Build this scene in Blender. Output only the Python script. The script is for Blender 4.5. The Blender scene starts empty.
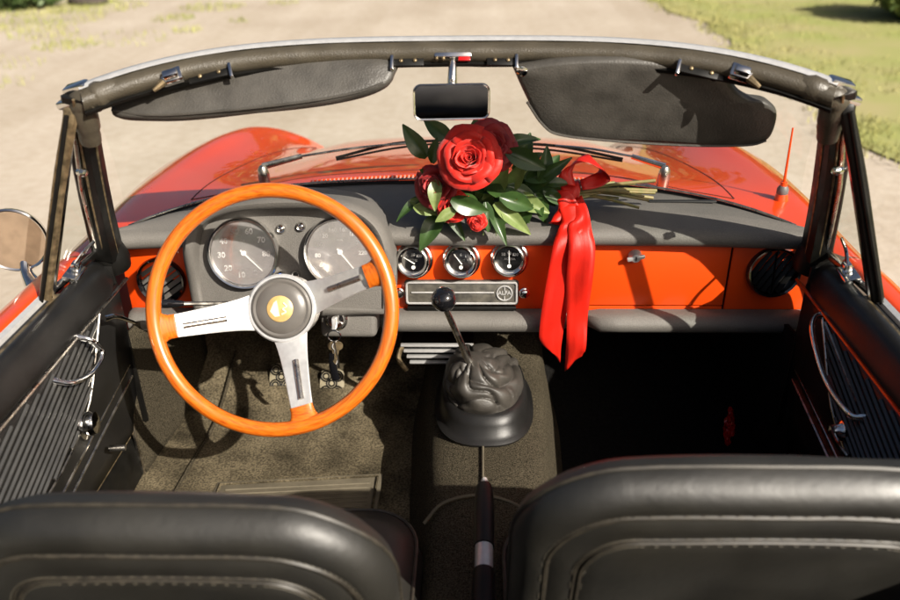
import bpy, bmesh, math, random
from mathutils import Vector as V, Matrix, noise
random.seed(7)
R = math.radians
scene = bpy.context.scene
COL = scene.collection

# ------------------------------------------------------------------ camera, world, sun, exposure
cam_d = bpy.data.cameras.new('camera'); cam = bpy.data.objects.new('camera', cam_d); COL.objects.link(cam)
cam_d.sensor_width = 36.0; cam_d.lens = 797 / 900 * 36; cam_d.clip_start = 0.02; cam_d.clip_end = 600
cam_d.dof.use_dof = True; cam_d.dof.focus_distance = 1.42; cam_d.dof.aperture_fstop = 3.2
cam.matrix_world = Matrix.Translation((.031, 0, 1.394)) @ Matrix.Rotation(R(2.0), 4, 'Z') @ Matrix.Rotation(R(90 - 28), 4, 'X') @ Matrix.Rotation(R(-.8), 4, 'Z')
scene.camera = cam

SUN_DIR = V((-.25, .248, -.247)).normalized()          # the way the light travels
world = bpy.data.worlds.new('World'); scene.world = world; world.use_nodes = True
wn = world.node_tree.nodes; wl = world.node_tree.links
bg = wn['Background']; bg.inputs['Strength'].default_value = .05
sky = wn.new('ShaderNodeTexSky'); sky.sky_type = 'NISHITA'; sky.sun_disc = False
sky.sun_elevation = math.asin(-SUN_DIR.z); sky.sun_rotation = math.atan2(-SUN_DIR.x, -SUN_DIR.y)
sky.dust_density = 6.0; sky.air_density = .8; sky.ozone_density = .6
wl.new(sky.outputs['Color'], bg.inputs['Color'])
sun_d = bpy.data.lights.new('sun', 'SUN'); sun = bpy.data.objects.new('sun', sun_d); COL.objects.link(sun)
sun_d.energy = 5.0; sun_d.angle = R(.5); sun_d.color = (1, .93, .82)
sun.rotation_euler = SUN_DIR.to_track_quat('-Z', 'Y').to_euler(); sun.location = (3, -3, 5)
vs = scene.view_settings; vs.view_transform = 'Standard'; vs.look = 'None'; vs.gamma = 1; vs.exposure = .92
vs.use_curve_mapping = False

# ------------------------------------------------------------------ materials
def mat(name, col, rough=.5, metal=0, coat=0, vary=0, vscale=20, bump=0, bscale=300, spec=.5, col2=None, rvary=0, detail=4, sheen=0, speck=0, sscale=350):
    m = bpy.data.materials.new(name); m.use_nodes = True
    n = m.node_tree.nodes; l = m.node_tree.links; b = n['Principled BSDF']
    b.inputs['Base Color'].default_value = (*col, 1); b.inputs['Roughness'].default_value = rough
    b.inputs['Metallic'].default_value = metal; b.inputs['Coat Weight'].default_value = coat
    b.inputs['Coat Roughness'].default_value = .04; b.inputs['Specular IOR Level'].default_value = spec
    b.inputs['Sheen Weight'].default_value = sheen
    tc = n.new('ShaderNodeTexCoord')
    if vary or col2 or rvary:
        t = n.new('ShaderNodeTexNoise'); t.inputs['Scale'].default_value = vscale; t.inputs['Detail'].default_value = detail
        l.new(tc.outputs['Object'], t.inputs['Vector'])
        r = n.new('ShaderNodeValToRGB'); c2 = col2 or tuple(min(1, c * (1 + vary)) for c in col)
        c1 = col if col2 else tuple(c * (1 - vary) for c in col)
        r.color_ramp.elements[0].position = .33; r.color_ramp.elements[1].position = .67
        r.color_ramp.elements[0].color = (*c1, 1); r.color_ramp.elements[1].color = (*c2, 1)
        l.new(t.outputs['Fac'], r.inputs['Fac']); l.new(r.outputs['Color'], b.inputs['Base Color'])
        if rvary:
            t2 = n.new('ShaderNodeTexNoise'); t2.inputs['Scale'].default_value = vscale * .7; t2.inputs['Detail'].default_value = 6
            l.new(tc.outputs['Object'], t2.inputs['Vector'])
            mr = n.new('ShaderNodeMapRange'); mr.inputs['From Min'].default_value = .3; mr.inputs['From Max'].default_value = .7
            mr.inputs['To Min'].default_value = max(.02, rough - rvary); mr.inputs['To Max'].default_value = rough + rvary
            l.new(t2.outputs['Fac'], mr.inputs['Value']); l.new(mr.outputs['Result'], b.inputs['Roughness'])
    if speck:
        t3 = n.new('ShaderNodeTexNoise'); t3.inputs['Scale'].default_value = sscale; t3.inputs['Detail'].default_value = 3
        l.new(tc.outputs['Object'], t3.inputs['Vector'])
        r3 = n.new('ShaderNodeValToRGB'); r3.color_ramp.elements[0].position = .36; r3.color_ramp.elements[1].position = .64
        r3.color_ramp.elements[0].color = (1 - speck,) * 3 + (1,); r3.color_ramp.elements[1].color = (1 + speck * .6,) * 3 + (1,)
        mm = n.new('ShaderNodeMix'); mm.data_type = 'RGBA'; mm.blend_type = 'MULTIPLY'; mm.inputs[0].default_value = 1
        src = b.inputs['Base Color'].links[0].from_socket if b.inputs['Base Color'].links else None
        if src: l.new(src, mm.inputs[6])
        else: mm.inputs[6].default_value = (*col, 1)
        l.new(t3.outputs['Fac'], r3.inputs['Fac']); l.new(r3.outputs['Color'], mm.inputs[7]); l.new(mm.outputs[2], b.inputs['Base Color'])
    if bump:
        t = n.new('ShaderNodeTexNoise'); t.inputs['Scale'].default_value = bscale; t.inputs['Detail'].default_value = 5
        l.new(tc.outputs['Object'], t.inputs['Vector'])
        bp = n.new('ShaderNodeBump'); bp.inputs['Strength'].default_value = bump; bp.inputs['Distance'].default_value = .002
        l.new(t.outputs['Fac'], bp.inputs['Height']); l.new(bp.outputs['Normal'], b.inputs['Normal'])
    return m

def glass_mat(name, tint=(1, 1, 1), base=.03, gain=.55, glare=0.0, glarecol=(.6, .58, .55)):
    m = bpy.data.materials.new(name); m.use_nodes = True
    n = m.node_tree.nodes; l = m.node_tree.links; n.remove(n['Principled BSDF']); out = n['Material Output']
    tr = n.new('ShaderNodeBsdfTransparent'); tr.inputs[0].default_value = (*tint, 1)
    gl = n.new('ShaderNodeBsdfGlossy'); gl.inputs['Roughness'].default_value = .015
    lw = n.new('ShaderNodeLayerWeight'); pw = n.new('ShaderNodeMath'); pw.operation = 'POWER'; pw.inputs[1].default_value = 4
    ma = n.new('ShaderNodeMath'); ma.operation = 'MULTIPLY_ADD'; ma.inputs[1].default_value = gain; ma.inputs[2].default_value = base
    l.new(lw.outputs['Facing'], pw.inputs[0]); l.new(pw.outputs[0], ma.inputs[0])
    mx = n.new('ShaderNodeMixShader'); l.new(ma.outputs[0], mx.inputs[0]); l.new(tr.outputs[0], mx.inputs[1]); l.new(gl.outputs[0], mx.inputs[2])
    last = mx
    if glare:
        df = n.new('ShaderNodeBsdfDiffuse'); df.inputs[0].default_value = (*glarecol, 1)
        m2 = n.new('ShaderNodeMixShader'); m2.inputs[0].default_value = glare
        l.new(mx.outputs[0], m2.inputs[1]); l.new(df.outputs[0], m2.inputs[2]); last = m2
    l.new(last.outputs[0], out.inputs['Surface'])
    return m

PAINT = mat('red_paint', (.62, .050, .001), .30, coat=1, vary=.05, vscale=3, rvary=.04, spec=.3)
PAINT.node_tree.nodes['Principled BSDF'].inputs['Coat IOR'].default_value = 1.55; PAINT.node_tree.nodes['Principled BSDF'].inputs['Coat Roughness'].default_value = .02
FASCIA = mat('fascia_paint', (.74, .060, .0008), .45, coat=.18, vary=.05, vscale=6, bump=.03, bscale=500)
PAD = mat('grey_pad_vinyl', (.112, .104, .093), .62, vary=.10, vscale=9, bump=.45, bscale=520, rvary=.08, speck=.14, sscale=500)
VINYL = mat('black_vinyl', (.0095, .009, .0085), .38, spec=.32, vary=.3, vscale=14, bump=.16, bscale=700, rvary=.09)
SEATV = mat('seat_vinyl', (.011, .010, .0075), .50, vary=.35, vscale=9, bump=.25, bscale=90, rvary=.10, spec=.8)
PIPE = mat('seat_piping', (.024, .020, .014), .5, vary=.4, vscale=80)
VISOR = mat('visor_vinyl', (.050, .046, .040), .44, spec=.45, vary=.22, vscale=26, bump=.30, bscale=330, rvary=.1)
HEADER = mat('header_vinyl', (.050, .042, .029), .40, vary=.16, vscale=30, bump=.35, bscale=450, rvary=.1)
RUBBER = mat('black_rubber', (.0045, .0042, .0036), .45, spec=.25, vary=.3, vscale=40, rvary=.12)
BOOT = mat('boot_leather', (.036, .032, .027), .50, vary=.35, vscale=22, bump=.2, bscale=500, rvary=.1)
CHROME = mat('chrome', (.72, .71, .69), .13, 1, vary=.12, vscale=60, rvary=.09)
DULLCH = mat('dull_chrome', (.50, .47, .42), .30, 1, vary=.25, vscale=70, rvary=.12)
BRASS = mat('worn_bronze_trim', (.20, .15, .085), .42, .7, vary=.45, vscale=90, rvary=.15)
ALU = mat('brushed_aluminium', (.60, .595, .585), .36, .55, vary=.06, vscale=120, rvary=.08)
WOOD = mat('varnished_wood', (.52, .112, .006), .34, coat=.8, vary=.28, vscale=26, rvary=.05)
CARPET = mat('carpet', (.038, .031, .019), .95, speck=.55, sscale=260, col2=(.145, .118, .074), vscale=11, bump=1.0, bscale=650, spec=.1, detail=9)
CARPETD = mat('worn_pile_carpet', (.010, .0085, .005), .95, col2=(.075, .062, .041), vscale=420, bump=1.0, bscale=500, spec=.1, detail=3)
FLOOR_SHADE = mat('shade_black_carpet', (.006, .0055, .005), .95, vary=.4, vscale=150, bump=.8, bscale=500, spec=.1)  # near-black colour stands in for the deep shade of the passenger footwell
MAT_ = mat('rubber_mat', (.115, .098, .068), .8, vary=.2, vscale=18, bump=.5, bscale=300, spec=.2)
SEAM = mat('shut_line', (.05, .006, .003), .7)
DARK = mat('dark_cavity', (.008, .008, .008), .7)
DIAL = mat('dial_black', (.06, .059, .060), .5)
SDIAL = mat('small_dial_black', (.012, .012, .012), .4)
WHITE = mat('white_print', (.80, .79, .76), .6)
HORN = mat('horn_plastic', (.105, .097, .088), .33, vary=.1, vscale=30)
GOLD = mat('gold_emblem', (.62, .42, .16), .40, .3, vary=.12, vscale=90)
CREAM = mat('cream_enamel', (.85, .70, .42), .4)
BLACKG = mat('black_gloss', (.006, .006, .007), .12, coat=.6)
PLATE = mat('black_plate', (.030, .028, .024), .5, col2=(.085, .078, .062), vscale=70, bump=.2, bscale=300, rvary=.1, detail=8)
BLUE = mat('blue_lens', (.02, .10, .42), .15, coat=.5)
REDL = mat('red_lens', (.40, .005, .005), .2, coat=.5)
OLDMIR = mat('aged_mirror', (.50, .385, .285), .14, .8, vary=.12, vscale=50, rvary=.06)
MIRROR = mat('mirror_glass', (.72, .69, .66), .03, 1)
ROSE = mat('rose_petal', (.70, .016, .005), .55, vary=.25, vscale=30, bump=.2, bscale=120, sheen=.3)
ROSED = mat('rose_petal_dark', (.30, .004, .006), .55, vary=.25, vscale=30, bump=.2, bscale=120, sheen=.3)
LEAF = mat('leaf_green', (.022, .050, .013), .32, col2=(.045, .090, .022), vscale=40, spec=.6)
LEAFL = mat('leaf_light', (.13, .19, .05), .4, col2=(.24, .30, .11), vscale=50)
STEM = mat('stem_green', (.16, .17, .055), .5, col2=(.27, .20, .085), vscale=60)
RIBBON = mat('satin_ribbon', (.55, .014, .006), .40, vary=.12, vscale=20, spec=.4)
GLASS = glass_mat('windscreen_glass', (.97, .985, .975), .018, .45)
LENS = glass_mat('dial_lens', (1, 1, 1), .06, .5, glare=.12, glarecol=(.62, .58, .57))  # pale diffuse veil stands in for sky glare on the dial glass
SLENS = glass_mat('small_lens', (1, 1, 1), .04, .5)

def translucent(m, col, f):
    n = m.node_tree.nodes; l = m.node_tree.links; t = n.new('ShaderNodeBsdfTranslucent'); t.inputs[0].default_value = (*col, 1)
    x = n.new('ShaderNodeMixShader'); x.inputs[0].default_value = f
    l.new(n['Principled BSDF'].outputs[0], x.inputs[1]); l.new(t.outputs[0], x.inputs[2]); l.new(x.outputs[0], n['Material Output'].inputs['Surface'])
translucent(ROSE, (.85, .03, .01), .28); translucent(ROSED, (.5, .01, .01), .2); translucent(LEAF, (.10, .20, .02), .16); translucent(LEAFL, (.30, .42, .08), .25); translucent(RIBBON, (.7, .02, .01), .14)
def wood_grain(m):
    n = m.node_tree.nodes; l = m.node_tree.links; b = n['Principled BSDF']
    a = n.new('ShaderNodeAttribute'); a.attribute_name = 'grain'
    t = n.new('ShaderNodeTexNoise'); t.inputs['Scale'].default_value = 1.0; t.inputs['Detail'].default_value = 5; l.new(a.outputs['Vector'], t.inputs['Vector'])
    r = n.new('ShaderNodeValToRGB'); e = r.color_ramp.elements
    e[0].position = .30; e[0].color = (.34, .058, .003, 1); e[1].position = .72; e[1].color = (.62, .150, .010, 1); k = e.new(.5); k.color = (.53, .115, .006, 1)
    l.new(t.outputs['Fac'], r.inputs['Fac']); l.new(r.outputs['Color'], b.inputs['Base Color'])
wood_grain(WOOD)
def weave(m):
    n = m.node_tree.nodes; l = m.node_tree.links; b = n['Principled BSDF']; tc = n.new('ShaderNodeTexCoord'); mp = n.new('ShaderNodeMapping'); mp.inputs['Scale'].default_value = (90, 60, 9)
    t = n.new('ShaderNodeTexNoise'); t.inputs['Scale'].default_value = 1; t.inputs['Detail'].default_value = 4; l.new(tc.outputs['Object'], mp.inputs['Vector']); l.new(mp.outputs['Vector'], t.inputs['Vector'])
    w = n.new('ShaderNodeTexWave'); w.inputs['Scale'].default_value = 420; w.bands_direction = 'Z'; l.new(tc.outputs['Object'], w.inputs['Vector'])
    ad = n.new('ShaderNodeMath'); ad.operation = 'MULTIPLY_ADD'; ad.inputs[1].default_value = .10; l.new(w.outputs['Fac'], ad.inputs[0]); l.new(t.outputs['Fac'], ad.inputs[2])
    bp = n.new('ShaderNodeBump'); bp.inputs['Strength'].default_value = .22; bp.inputs['Distance'].default_value = .004; l.new(ad.outputs[0], bp.inputs['Height']); l.new(bp.outputs['Normal'], b.inputs['Normal'])
weave(RIBBON)

# ------------------------------------------------------------------ mesh helpers
def cr(pts, n):                                            # Catmull-Rom resample
    pts = [V(p) for p in pts]; out = []
    P = [pts[0] * 2 - pts[1]] + pts + [pts[-1] * 2 - pts[-2]]
    for i in range(1, len(P) - 2):
        for k in range(n):
            t = k / n; a, b, c, d = P[i - 1], P[i], P[i + 1], P[i + 2]
            out.append(.5 * (2 * b + (c - a) * t + (2 * a - 5 * b + 4 * c - d) * t * t + (3 * b - a - 3 * c + d) * t ** 3))
    return out + [pts[-1]]
def lerp(a, b, t): return a + (b - a) * t
def sm(t): t = max(0, min(1, t)); return t * t * (3 - 2 * t)
def frame(o, z, x=(1, 0, 0)):
    z = V(z).normalized(); x = V(x); x = (x - z * x.dot(z)).normalized(); y = z.cross(x)
    return Matrix(((x.x, y.x, z.x, o[0]), (x.y, y.y, z.y, o[1]), (x.z, y.z, z.z, o[2]), (0, 0, 0, 1)))
I4 = Matrix.Identity(4)

class G:
    def __init__(s): s.v = []; s.f = []
    def add(s, vs_, fs): k = len(s.v); s.v += [V(v) for v in vs_]; s.f += [tuple(i + k for i in f) for f in fs]; return s
    def bm(s, b, M=I4):
        b.verts.index_update(); s.add([M @ v.co for v in b.verts], [[v.index for v in f.verts] for f in b.faces]); b.free(); return s
    def grid(s, fn, nu, nv, cu=False, flip=False):
        vs_ = [fn(i / (nu if cu else nu - 1), j / (nv - 1)) for j in range(nv) for i in range(nu)]; fs = []
        for j in range(nv - 1):
            for i in range(nu if cu else nu - 1):
                a, b = j * nu + i, j * nu + (i + 1) % nu
                fs.append((a, b, b + nu, a + nu) if not flip else (a + nu, b + nu, b, a))
        return s.add(vs_, fs)
    def rings(s, rs, caps=True, loop=True):
        n = len(rs[0]); vs_ = [p for r in rs for p in r]; fs = []
        for j in range(len(rs) - 1):
            for i in range(n if loop else n - 1):
                a, b = j * n + i, j * n + (i + 1) % n; fs.append((a, b, b + n, a + n))
        if caps: fs.append(tuple(range(n))[::-1]); fs.append(tuple((len(rs) - 1) * n + i for i in range(n)))
        return s.add(vs_, fs)
    def tube(s, pts, r, n=10, closed=False, flat=None, up=None):
        pts = [V(p) for p in pts]; m = len(pts); rs = []
        rr = r if isinstance(r, (list, tuple)) else [r] * m
        T = [((pts[(i + 1) % m] if closed or i < m - 1 else pts[i]) - (pts[i - 1] if closed or i > 0 else pts[i])).normalized() for i in range(m)]
        N = V(up) if up else (V((0, 0, 1)) if abs(T[0].z) < .9 else V((1, 0, 0)))
        for i in range(m):
            N = (N - T[i] * N.dot(T[i])).normalized(); B = T[i].cross(N)
            rs.append([pts[i] + (N * math.cos(2 * math.pi * k / n) + B * math.sin(2 * math.pi * k / n) * (flat or 1)) * rr[i] for k in range(n)])
        if closed:
            rs.append(rs[0]); return s.rings(rs, caps=False)
        return s.rings(rs)
    def lathe(s, prof, M, n=32):
        return s.rings([[M @ V((max(r, 1e-5) * math.cos(2 * math.pi * k / n), max(r, 1e-5) * math.sin(2 * math.pi * k / n), h)) for k in range(n)] for r, h in prof])
    def box(s, c, d, M=I4, bev=0, seg=2):
        b = bmesh.new(); bmesh.ops.create_cube(b, size=1)
        for v in b.verts: v.co = V((v.co.x * d[0] + c[0], v.co.y * d[1] + c[1], v.co.z * d[2] + c[2]))
        if bev: bmesh.ops.bevel(b, geom=b.edges[:], offset=bev, segments=seg, affect='EDGES', profile=.5)
        return s.bm(b, M)
    def prism(s, poly, h0, h1, M=I4, bev=0, seg=2):
        b = bmesh.new(); f = b.faces.new([b.verts.new((p[0], p[1], h0)) for p in poly])
        e = bmesh.ops.extrude_face_region(b, geom=[f])
        for g in e['geom']:
            if isinstance(g, bmesh.types.BMVert): g.co.z = h1
        bmesh.ops.recalc_face_normals(b, faces=b.faces[:])
        if bev:
            es = [e_ for e_ in b.edges if abs(e_.verts[0].co.z - e_.verts[1].co.z) < 1e-6]
            bmesh.ops.bevel(b, geom=es, offset=bev, segments=seg, affect='EDGES', profile=.5)
        return s.bm(b, M)
    def sphere(s, c, r, n=16, sc=(1, 1, 1), M=I4):
        b = bmesh.new(); bmesh.ops.create_uvsphere(b, u_segments=n, v_segments=max(6, n // 2), radius=r)
        for v in b.verts: v.co = V((v.co.x * sc[0] + c[0], v.co.y * sc[1] + c[1], v.co.z * sc[2] + c[2]))
        return s.bm(b, M)
    def mesh(s, name, smooth=40, fixn=True):
        me = bpy.data.meshes.new(name); me.from_pydata([tuple(v) for v in s.v], [], s.f); me.update()
        if fixn:
            b = bmesh.new(); b.from_mesh(me); bmesh.ops.recalc_face_normals(b, faces=b.faces[:]); b.to_mesh(me); b.free()
        if smooth:
            me.polygons.foreach_set('use_smooth', [True] * len(me.polygons)); me.set_sharp_from_angle(angle=R(smooth))
        return me
    def build(s, name, m, parent=None, smooth=40, thick=0, fixn=True, off=-1):
        return link(name, s.mesh(name, smooth, fixn), m, parent, thick, off)

def link(name, me, m, parent=None, thick=0, off=-1):
    o = bpy.data.objects.new(name, me); COL.objects.link(o)
    if m and not me.materials: me.materials.append(m)
    if parent:
        o.parent = parent
        if parent.type == 'EMPTY': o.matrix_parent_inverse = Matrix.Translation(-parent.location)
    if thick:
        md = o.modifiers.new('thickness', 'SOLIDIFY'); md.thickness = thick; md.offset = off
    return o
def thing(name, label, cat, loc=(0, 0, 0), group=None):
    o = bpy.data.objects.new(name, None); COL.objects.link(o); o.location = loc; o.empty_display_size = .1
    o['label'] = label; o['category'] = cat
    if group: o['group'] = group
    return o
def text_geo(g, s_, size, M, extr=.0003):
    cu = bpy.data.curves.new('t', 'FONT'); cu.body = s_; cu.size = size; cu.align_x = 'CENTER'; cu.align_y = 'CENTER'; cu.extrude = extr; cu.offset = size * .035; cu.resolution_u = 2
    o = bpy.data.objects.new('t', cu); COL.objects.link(o)
    me = bpy.data.meshes.new_from_object(o)
    g.add([M @ v.co for v in me.vertices], [tuple(p.vertices) for p in me.polygons])
    bpy.data.objects.remove(o); bpy.data.curves.remove(cu); bpy.data.meshes.remove(me)

# ------------------------------------------------------------------ ground
def ground_mat():
    m = bpy.data.materials.new('pale_sand'); m.use_nodes = True
    n = m.node_tree.nodes; l = m.node_tree.links; b = n['Principled BSDF']; b.inputs['Roughness'].default_value = .95
    b.inputs['Specular IOR Level'].default_value = .1
    tc = n.new('ShaderNodeTexCoord')
    def nz(sc, d=6, vec=None):
        t = n.new('ShaderNodeTexNoise'); t.inputs['Scale'].default_value = sc; t.inputs['Detail'].default_value = d
        l.new(vec or tc.outputs['Object'], t.inputs['Vector']); return t
    def ramp(t, p0, p1, c0, c1):
        r = n.new('ShaderNodeValToRGB'); r.color_ramp.elements[0].position = p0; r.color_ramp.elements[1].position = p1
        r.color_ramp.elements[0].color = (*c0, 1); r.color_ramp.elements[1].color = (*c1, 1); l.new(t.outputs['Fac'], r.inputs['Fac']); return r
    a = ramp(nz(.8, 8), .35, .68, (.375, .323, .265), (.445, .392, .330))
    s2 = ramp(nz(14, 8), .35, .62, (.72, .68, .60), (1, 1, 1))
    mul = n.new('ShaderNodeMix'); mul.data_type = 'RGBA'; mul.blend_type = 'MULTIPLY'; mul.inputs[0].default_value = .35
    l.new(a.outputs['Color'], mul.inputs[6]); l.new(s2.outputs['Color'], mul.inputs[7])
    # faint vehicle tracks along the road
    mp = n.new('ShaderNodeMapping'); mp.inputs['Scale'].default_value = (2.2, .12, 1); l.new(tc.outputs['Object'], mp.inputs['Vector'])
    s3 = ramp(nz(1.0, 4, mp.outputs['Vector']), .40, .60, (.86, .84, .80), (1, 1, 1))
    mu2 = n.new('ShaderNodeMix'); mu2.data_type = 'RGBA'; mu2.blend_type = 'MULTIPLY'; mu2.inputs[0].default_value = .6
    l.new(mul.outputs[2], mu2.inputs[6]); l.new(s3.outputs['Color'], mu2.inputs[7]); l.new(mu2.outputs[2], b.inputs['Base Color'])
    bp = n.new('ShaderNodeBump'); bp.inputs['Strength'].default_value = .35; bp.inputs['Distance'].default_value = .012
    l.new(nz(30, 8).outputs['Fac'], bp.inputs['Height']); l.new(bp.outputs['Normal'], b.inputs['Normal'])
    return m
g = G(); g.grid(lambda u, v: V(((u - .5) * 400, -150 + v * 450, 0)), 3, 3)
o = g.build('sandy_road', ground_mat(), smooth=0); o['kind'] = 'structure'
def edge_x(y): return 2.42 - .03 * (y - 4) + .10 * math.sin(y * .9) + .07 * math.sin(y * 2.3 + 1) + .05 * math.sin(y * 5.1)
VERGE = mat('verge_soil_and_turf', (.30, .27, .13), .95, col2=(.24, .26, .085), vscale=1.6, bump=.6, bscale=25, spec=.1, detail=9)
g = G(); g.grid(lambda u, v: V((lerp(edge_x(-6 + v * 60), 120, u ** 3), -6 + v * 60, .012 + .05 * sm(u * 2))), 14, 240)
o = g.build('grass_verge', VERGE, smooth=0); o['kind'] = 'structure'
GRASS = mat('grass_blade', (.24, .25, .075), .7, col2=(.36, .33, .14), vscale=.9, spec=.2)
GRASSD = mat('dark_grass_blade', (.20, .22, .06), .7, col2=(.34, .33, .13), vscale=2, spec=.2)
def blades(g, x, y, z, n, h, spread):
    for _ in range(n):
        a = random.random() * 6.283; r = spread * math.sqrt(random.random()); px, py = x + r * math.cos(a), y + r * math.sin(a)
        t = random.random() * 6.283; w = .004 + .003 * random.random(); hh = h * (.5 + random.random()); lx, ly = random.gauss(0, .35) * hh, random.gauss(0, .35) * hh
        k = len(g.v)
        g.v += [V((px - w * math.cos(t), py - w * math.sin(t), z)), V((px + w * math.cos(t), py + w * math.sin(t), z)), V((px + lx, py + ly, z + hh))]
        g.f.append((k, k + 1, k + 2))
g = G()
for _ in range(5200):
    y = 3.0 + 13 * random.random(); x = edge_x(y) + (9.5 * random.random() ** 1.4) - .08
    den = noise.noise((x * .9, y * .9, 0))
    if den < -.22: continue
    blades(g, x, y, .012, 9, .028 + .022 * random.random(), .12)
o = g.build('short_verge_grass', GRASS, smooth=0, fixn=False); o['kind'] = 'stuff'
o['label'] = 'short sunlit grass along the right edge of the sandy road'; o['category'] = 'grass'
g = G()
for (x, y, n, sp) in [(-3.9, 7.8, 60, .30), (-4.4, 8.4, 40, .35), (-3.4, 9.4, 40, .25), (-2.98, 8.6, 22, .16), (-3.5, 8.1, 30, .5), (-5, 9.4, 200, .8), (-5.6, 10.6, 400, 1.0),
                      (-4.9, 8.9, 60, .5), (-2.6, 9.2, 12, .12), (-4.4, 7.2, 40, .2), (-4.7, 10.4, 160, .6), (-3.2, 10.3, 80, .4), (-2.4, 10.6, 20, .2), (-3.7, 6.2, 16, .25), (-4.0, 6.9, 14, .3)]:
    blades(g, x, y, 0, n * 3, .05, sp)
o = g.build('sparse_road_grass', GRASSD, smooth=0, fixn=False); o['kind'] = 'stuff'
o['label'] = 'sparse tufts of grass growing out of the sand on the left'; o['category'] = 'grass'

def shrub(name, label, c, rx, ry, rz, nleaf, mats, leaf=.05):
    t = thing(name, label, 'shrub', (c[0], c[1], 0))
    st = G()
    for k in range(7):
        a = k * .9 + random.random(); st.tube(cr([(c[0], c[1], -.02), (c[0] + .3 * rx * math.cos(a), c[1] + .3 * ry * math.sin(a), rz * .6), (c[0] + .75 * rx * math.cos(a), c[1] + .75 * ry * math.sin(a), rz * 1.3)], 4), [.02 - .0017 * i for i in range(9)], 6)
    st.build('stems', mat(name + '_bark', (.08, .06, .04), .9, vary=.3), t)
    for mi, m in enumerate(mats):
        g = G()
        for _ in range(nleaf):
            d = V((random.gauss(0, 1), random.gauss(0, 1), random.gauss(0, 1))).normalized() * (.55 + .5 * random.random())
            d *= 1 + .35 * noise.noise(d * 2.2 + V(c))
            p = V((c[0] + d.x * rx, c[1] + d.y * ry, max(.02, rz + d.z * rz)))
            a = V((random.gauss(0, 1), random.gauss(0, 1), random.gauss(0, 1))).normalized(); b = a.cross(V((random.random(), random.random(), random.random() + .1))).normalized()
            s_ = leaf * (.6 + .8 * random.random())
            g.add([p - a * s_, p + b * s_ * .4, p + a * s_, p - b * s_ * .4], [(0, 1, 2, 3)])
        g.build('crown', m, t, smooth=0, fixn=False)
    return t
BL1 = mat('shrub_leaf', (.040, .075, .018), .6, col2=(.075, .115, .03), vscale=4); BL2 = mat('shrub_leaf_yellow', (.13, .16, .03), .6, col2=(.08, .12, .02), vscale=4)
shrub('bush', 'dense green bush on the grass verge', (4.75, 8.75, 0), .62, .6, .38, 4200, [BL1, BL2])
shrub('low_shrub', 'low dark green shrub at the edge of the sand opposite the verge', (-5.75, 10.35, 0), .62, .36, .16, 2200, [BL1, BL1])
g = G()
g.grid(lambda u, v: V((-4.92 + .26 * math.cos(u * 6.283) * math.sin(v * math.pi) * (1 + .12 * math.sin(3 * u * 6.283)), 10.62 + .16 * math.sin(u * 6.283) * math.sin(v * math.pi), -.02 + .14 * (1 - math.cos(v * math.pi)) / 2 * (1 + .2 * math.sin(u * 12)))), 20, 10, True)
o = g.build('stone', mat('brown_stone', (.045, .035, .028), .9, vary=.3, vscale=8, bump=.5, bscale=20)); o['label'] = 'dark brown stone lying on sand beside the low shrub'; o['category'] = 'stone'

g = G(); random.seed(5)  # unseen ring of trees, added for darker reflections and less sky fill
for _ in range(15000):
    a = random.random() * 6.283; rr_ = 24 + 9 * random.random(); top = (5.5 - 1.6 * sm(math.sin(a) * 1.6 - .35)) + 3.2 * noise.noise((math.cos(a) * 3.1, math.sin(a) * 3.1, 2)) + 1.5 * noise.noise((math.cos(a) * 11, math.sin(a) * 11, 7))
    p = V((rr_ * math.cos(a), rr_ * math.sin(a), top * random.random() ** .75)); d = V((random.gauss(0, 1), random.gauss(0, 1), random.gauss(0, 1))).normalized(); e = d.cross(V((.3, .5, .8))).normalized(); q = .22 + .3 * random.random()
    g.add([p - d * q, p + e * q * .6, p + d * q, p - e * q * .6], [(0, 1, 2, 3)])
o = g.build('unseen_woodland', BL1, smooth=0, fixn=False); o['kind'] = 'stuff'; o['label'] = 'far-off green woodland ring, added to cut sky fill and darken reflections'; o['category'] = 'unseen_woodland'

# ------------------------------------------------------------------ the car
CAR = thing('convertible_car', 'red open-top vintage sports car with wood-rimmed steering wheel and black interior', 'car', (0, 1.3, 0))
def yb(x): return 1.565 - .215 * min(1.12, abs(x / .64)) ** 3.0        # foot of the windscreen

# ---- outer body: bonnet, wings and nose in one shell
ST = [  # Y, bonnet centre z, valley z, crest x, crest z, shoulder x, shoulder z, side x
    (1.28, .800, .800, .690, .800, .735, .765, .775), (1.45, .824, .808, .690, .800, .745, .760, .785), (1.63, .829, .804, .690, .800, .762, .750, .80),
    (1.85, .800, .770, .685, .788, .770, .742, .81), (2.05, .765, .732,   .672, .776, .770, .722, .815), (2.22, .735, .696, .662, .757, .757, .692, .805),
    (2.40, .690, .648, .645, .722, .730, .652, .785), (2.55, .640, .60, .60, .668, .67, .61, .73), (2.70, .575, .54, .575, .585, .63, .54, .68), (2.82, .49, .47, .53, .49, .57, .46, .60), (2.88, .38, .37, .48, .38, .50, .37, .52), (2.87, .26, .26, .45, .26, .47, .26, .48)]
def station(t):
    t = max(0, min(1, t)) * (len(ST) - 1); i = min(int(t), len(ST) - 2); f = t - i
    P = [ST[max(0, i - 1)], ST[i], ST[i + 1], ST[min(len(ST) - 1, i + 2)]]
    return [.5 * (2 * b + (c - a) * f + (2 * a - 5 * b + 4 * c - d) * f * f + (3 * b - a - 3 * c + d) * f ** 3) for a, b, c, d in zip(*P)]
YS = [s[0] for s in ST]
def t_of_y(y):
    for i in range(len(YS) - 1):
        if YS[i] <= y <= YS[i + 1]: return (i + (y - YS[i]) / (YS[i + 1] - YS[i])) / (len(YS) - 1)
    return 0 if y < YS[0] else 1
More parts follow.
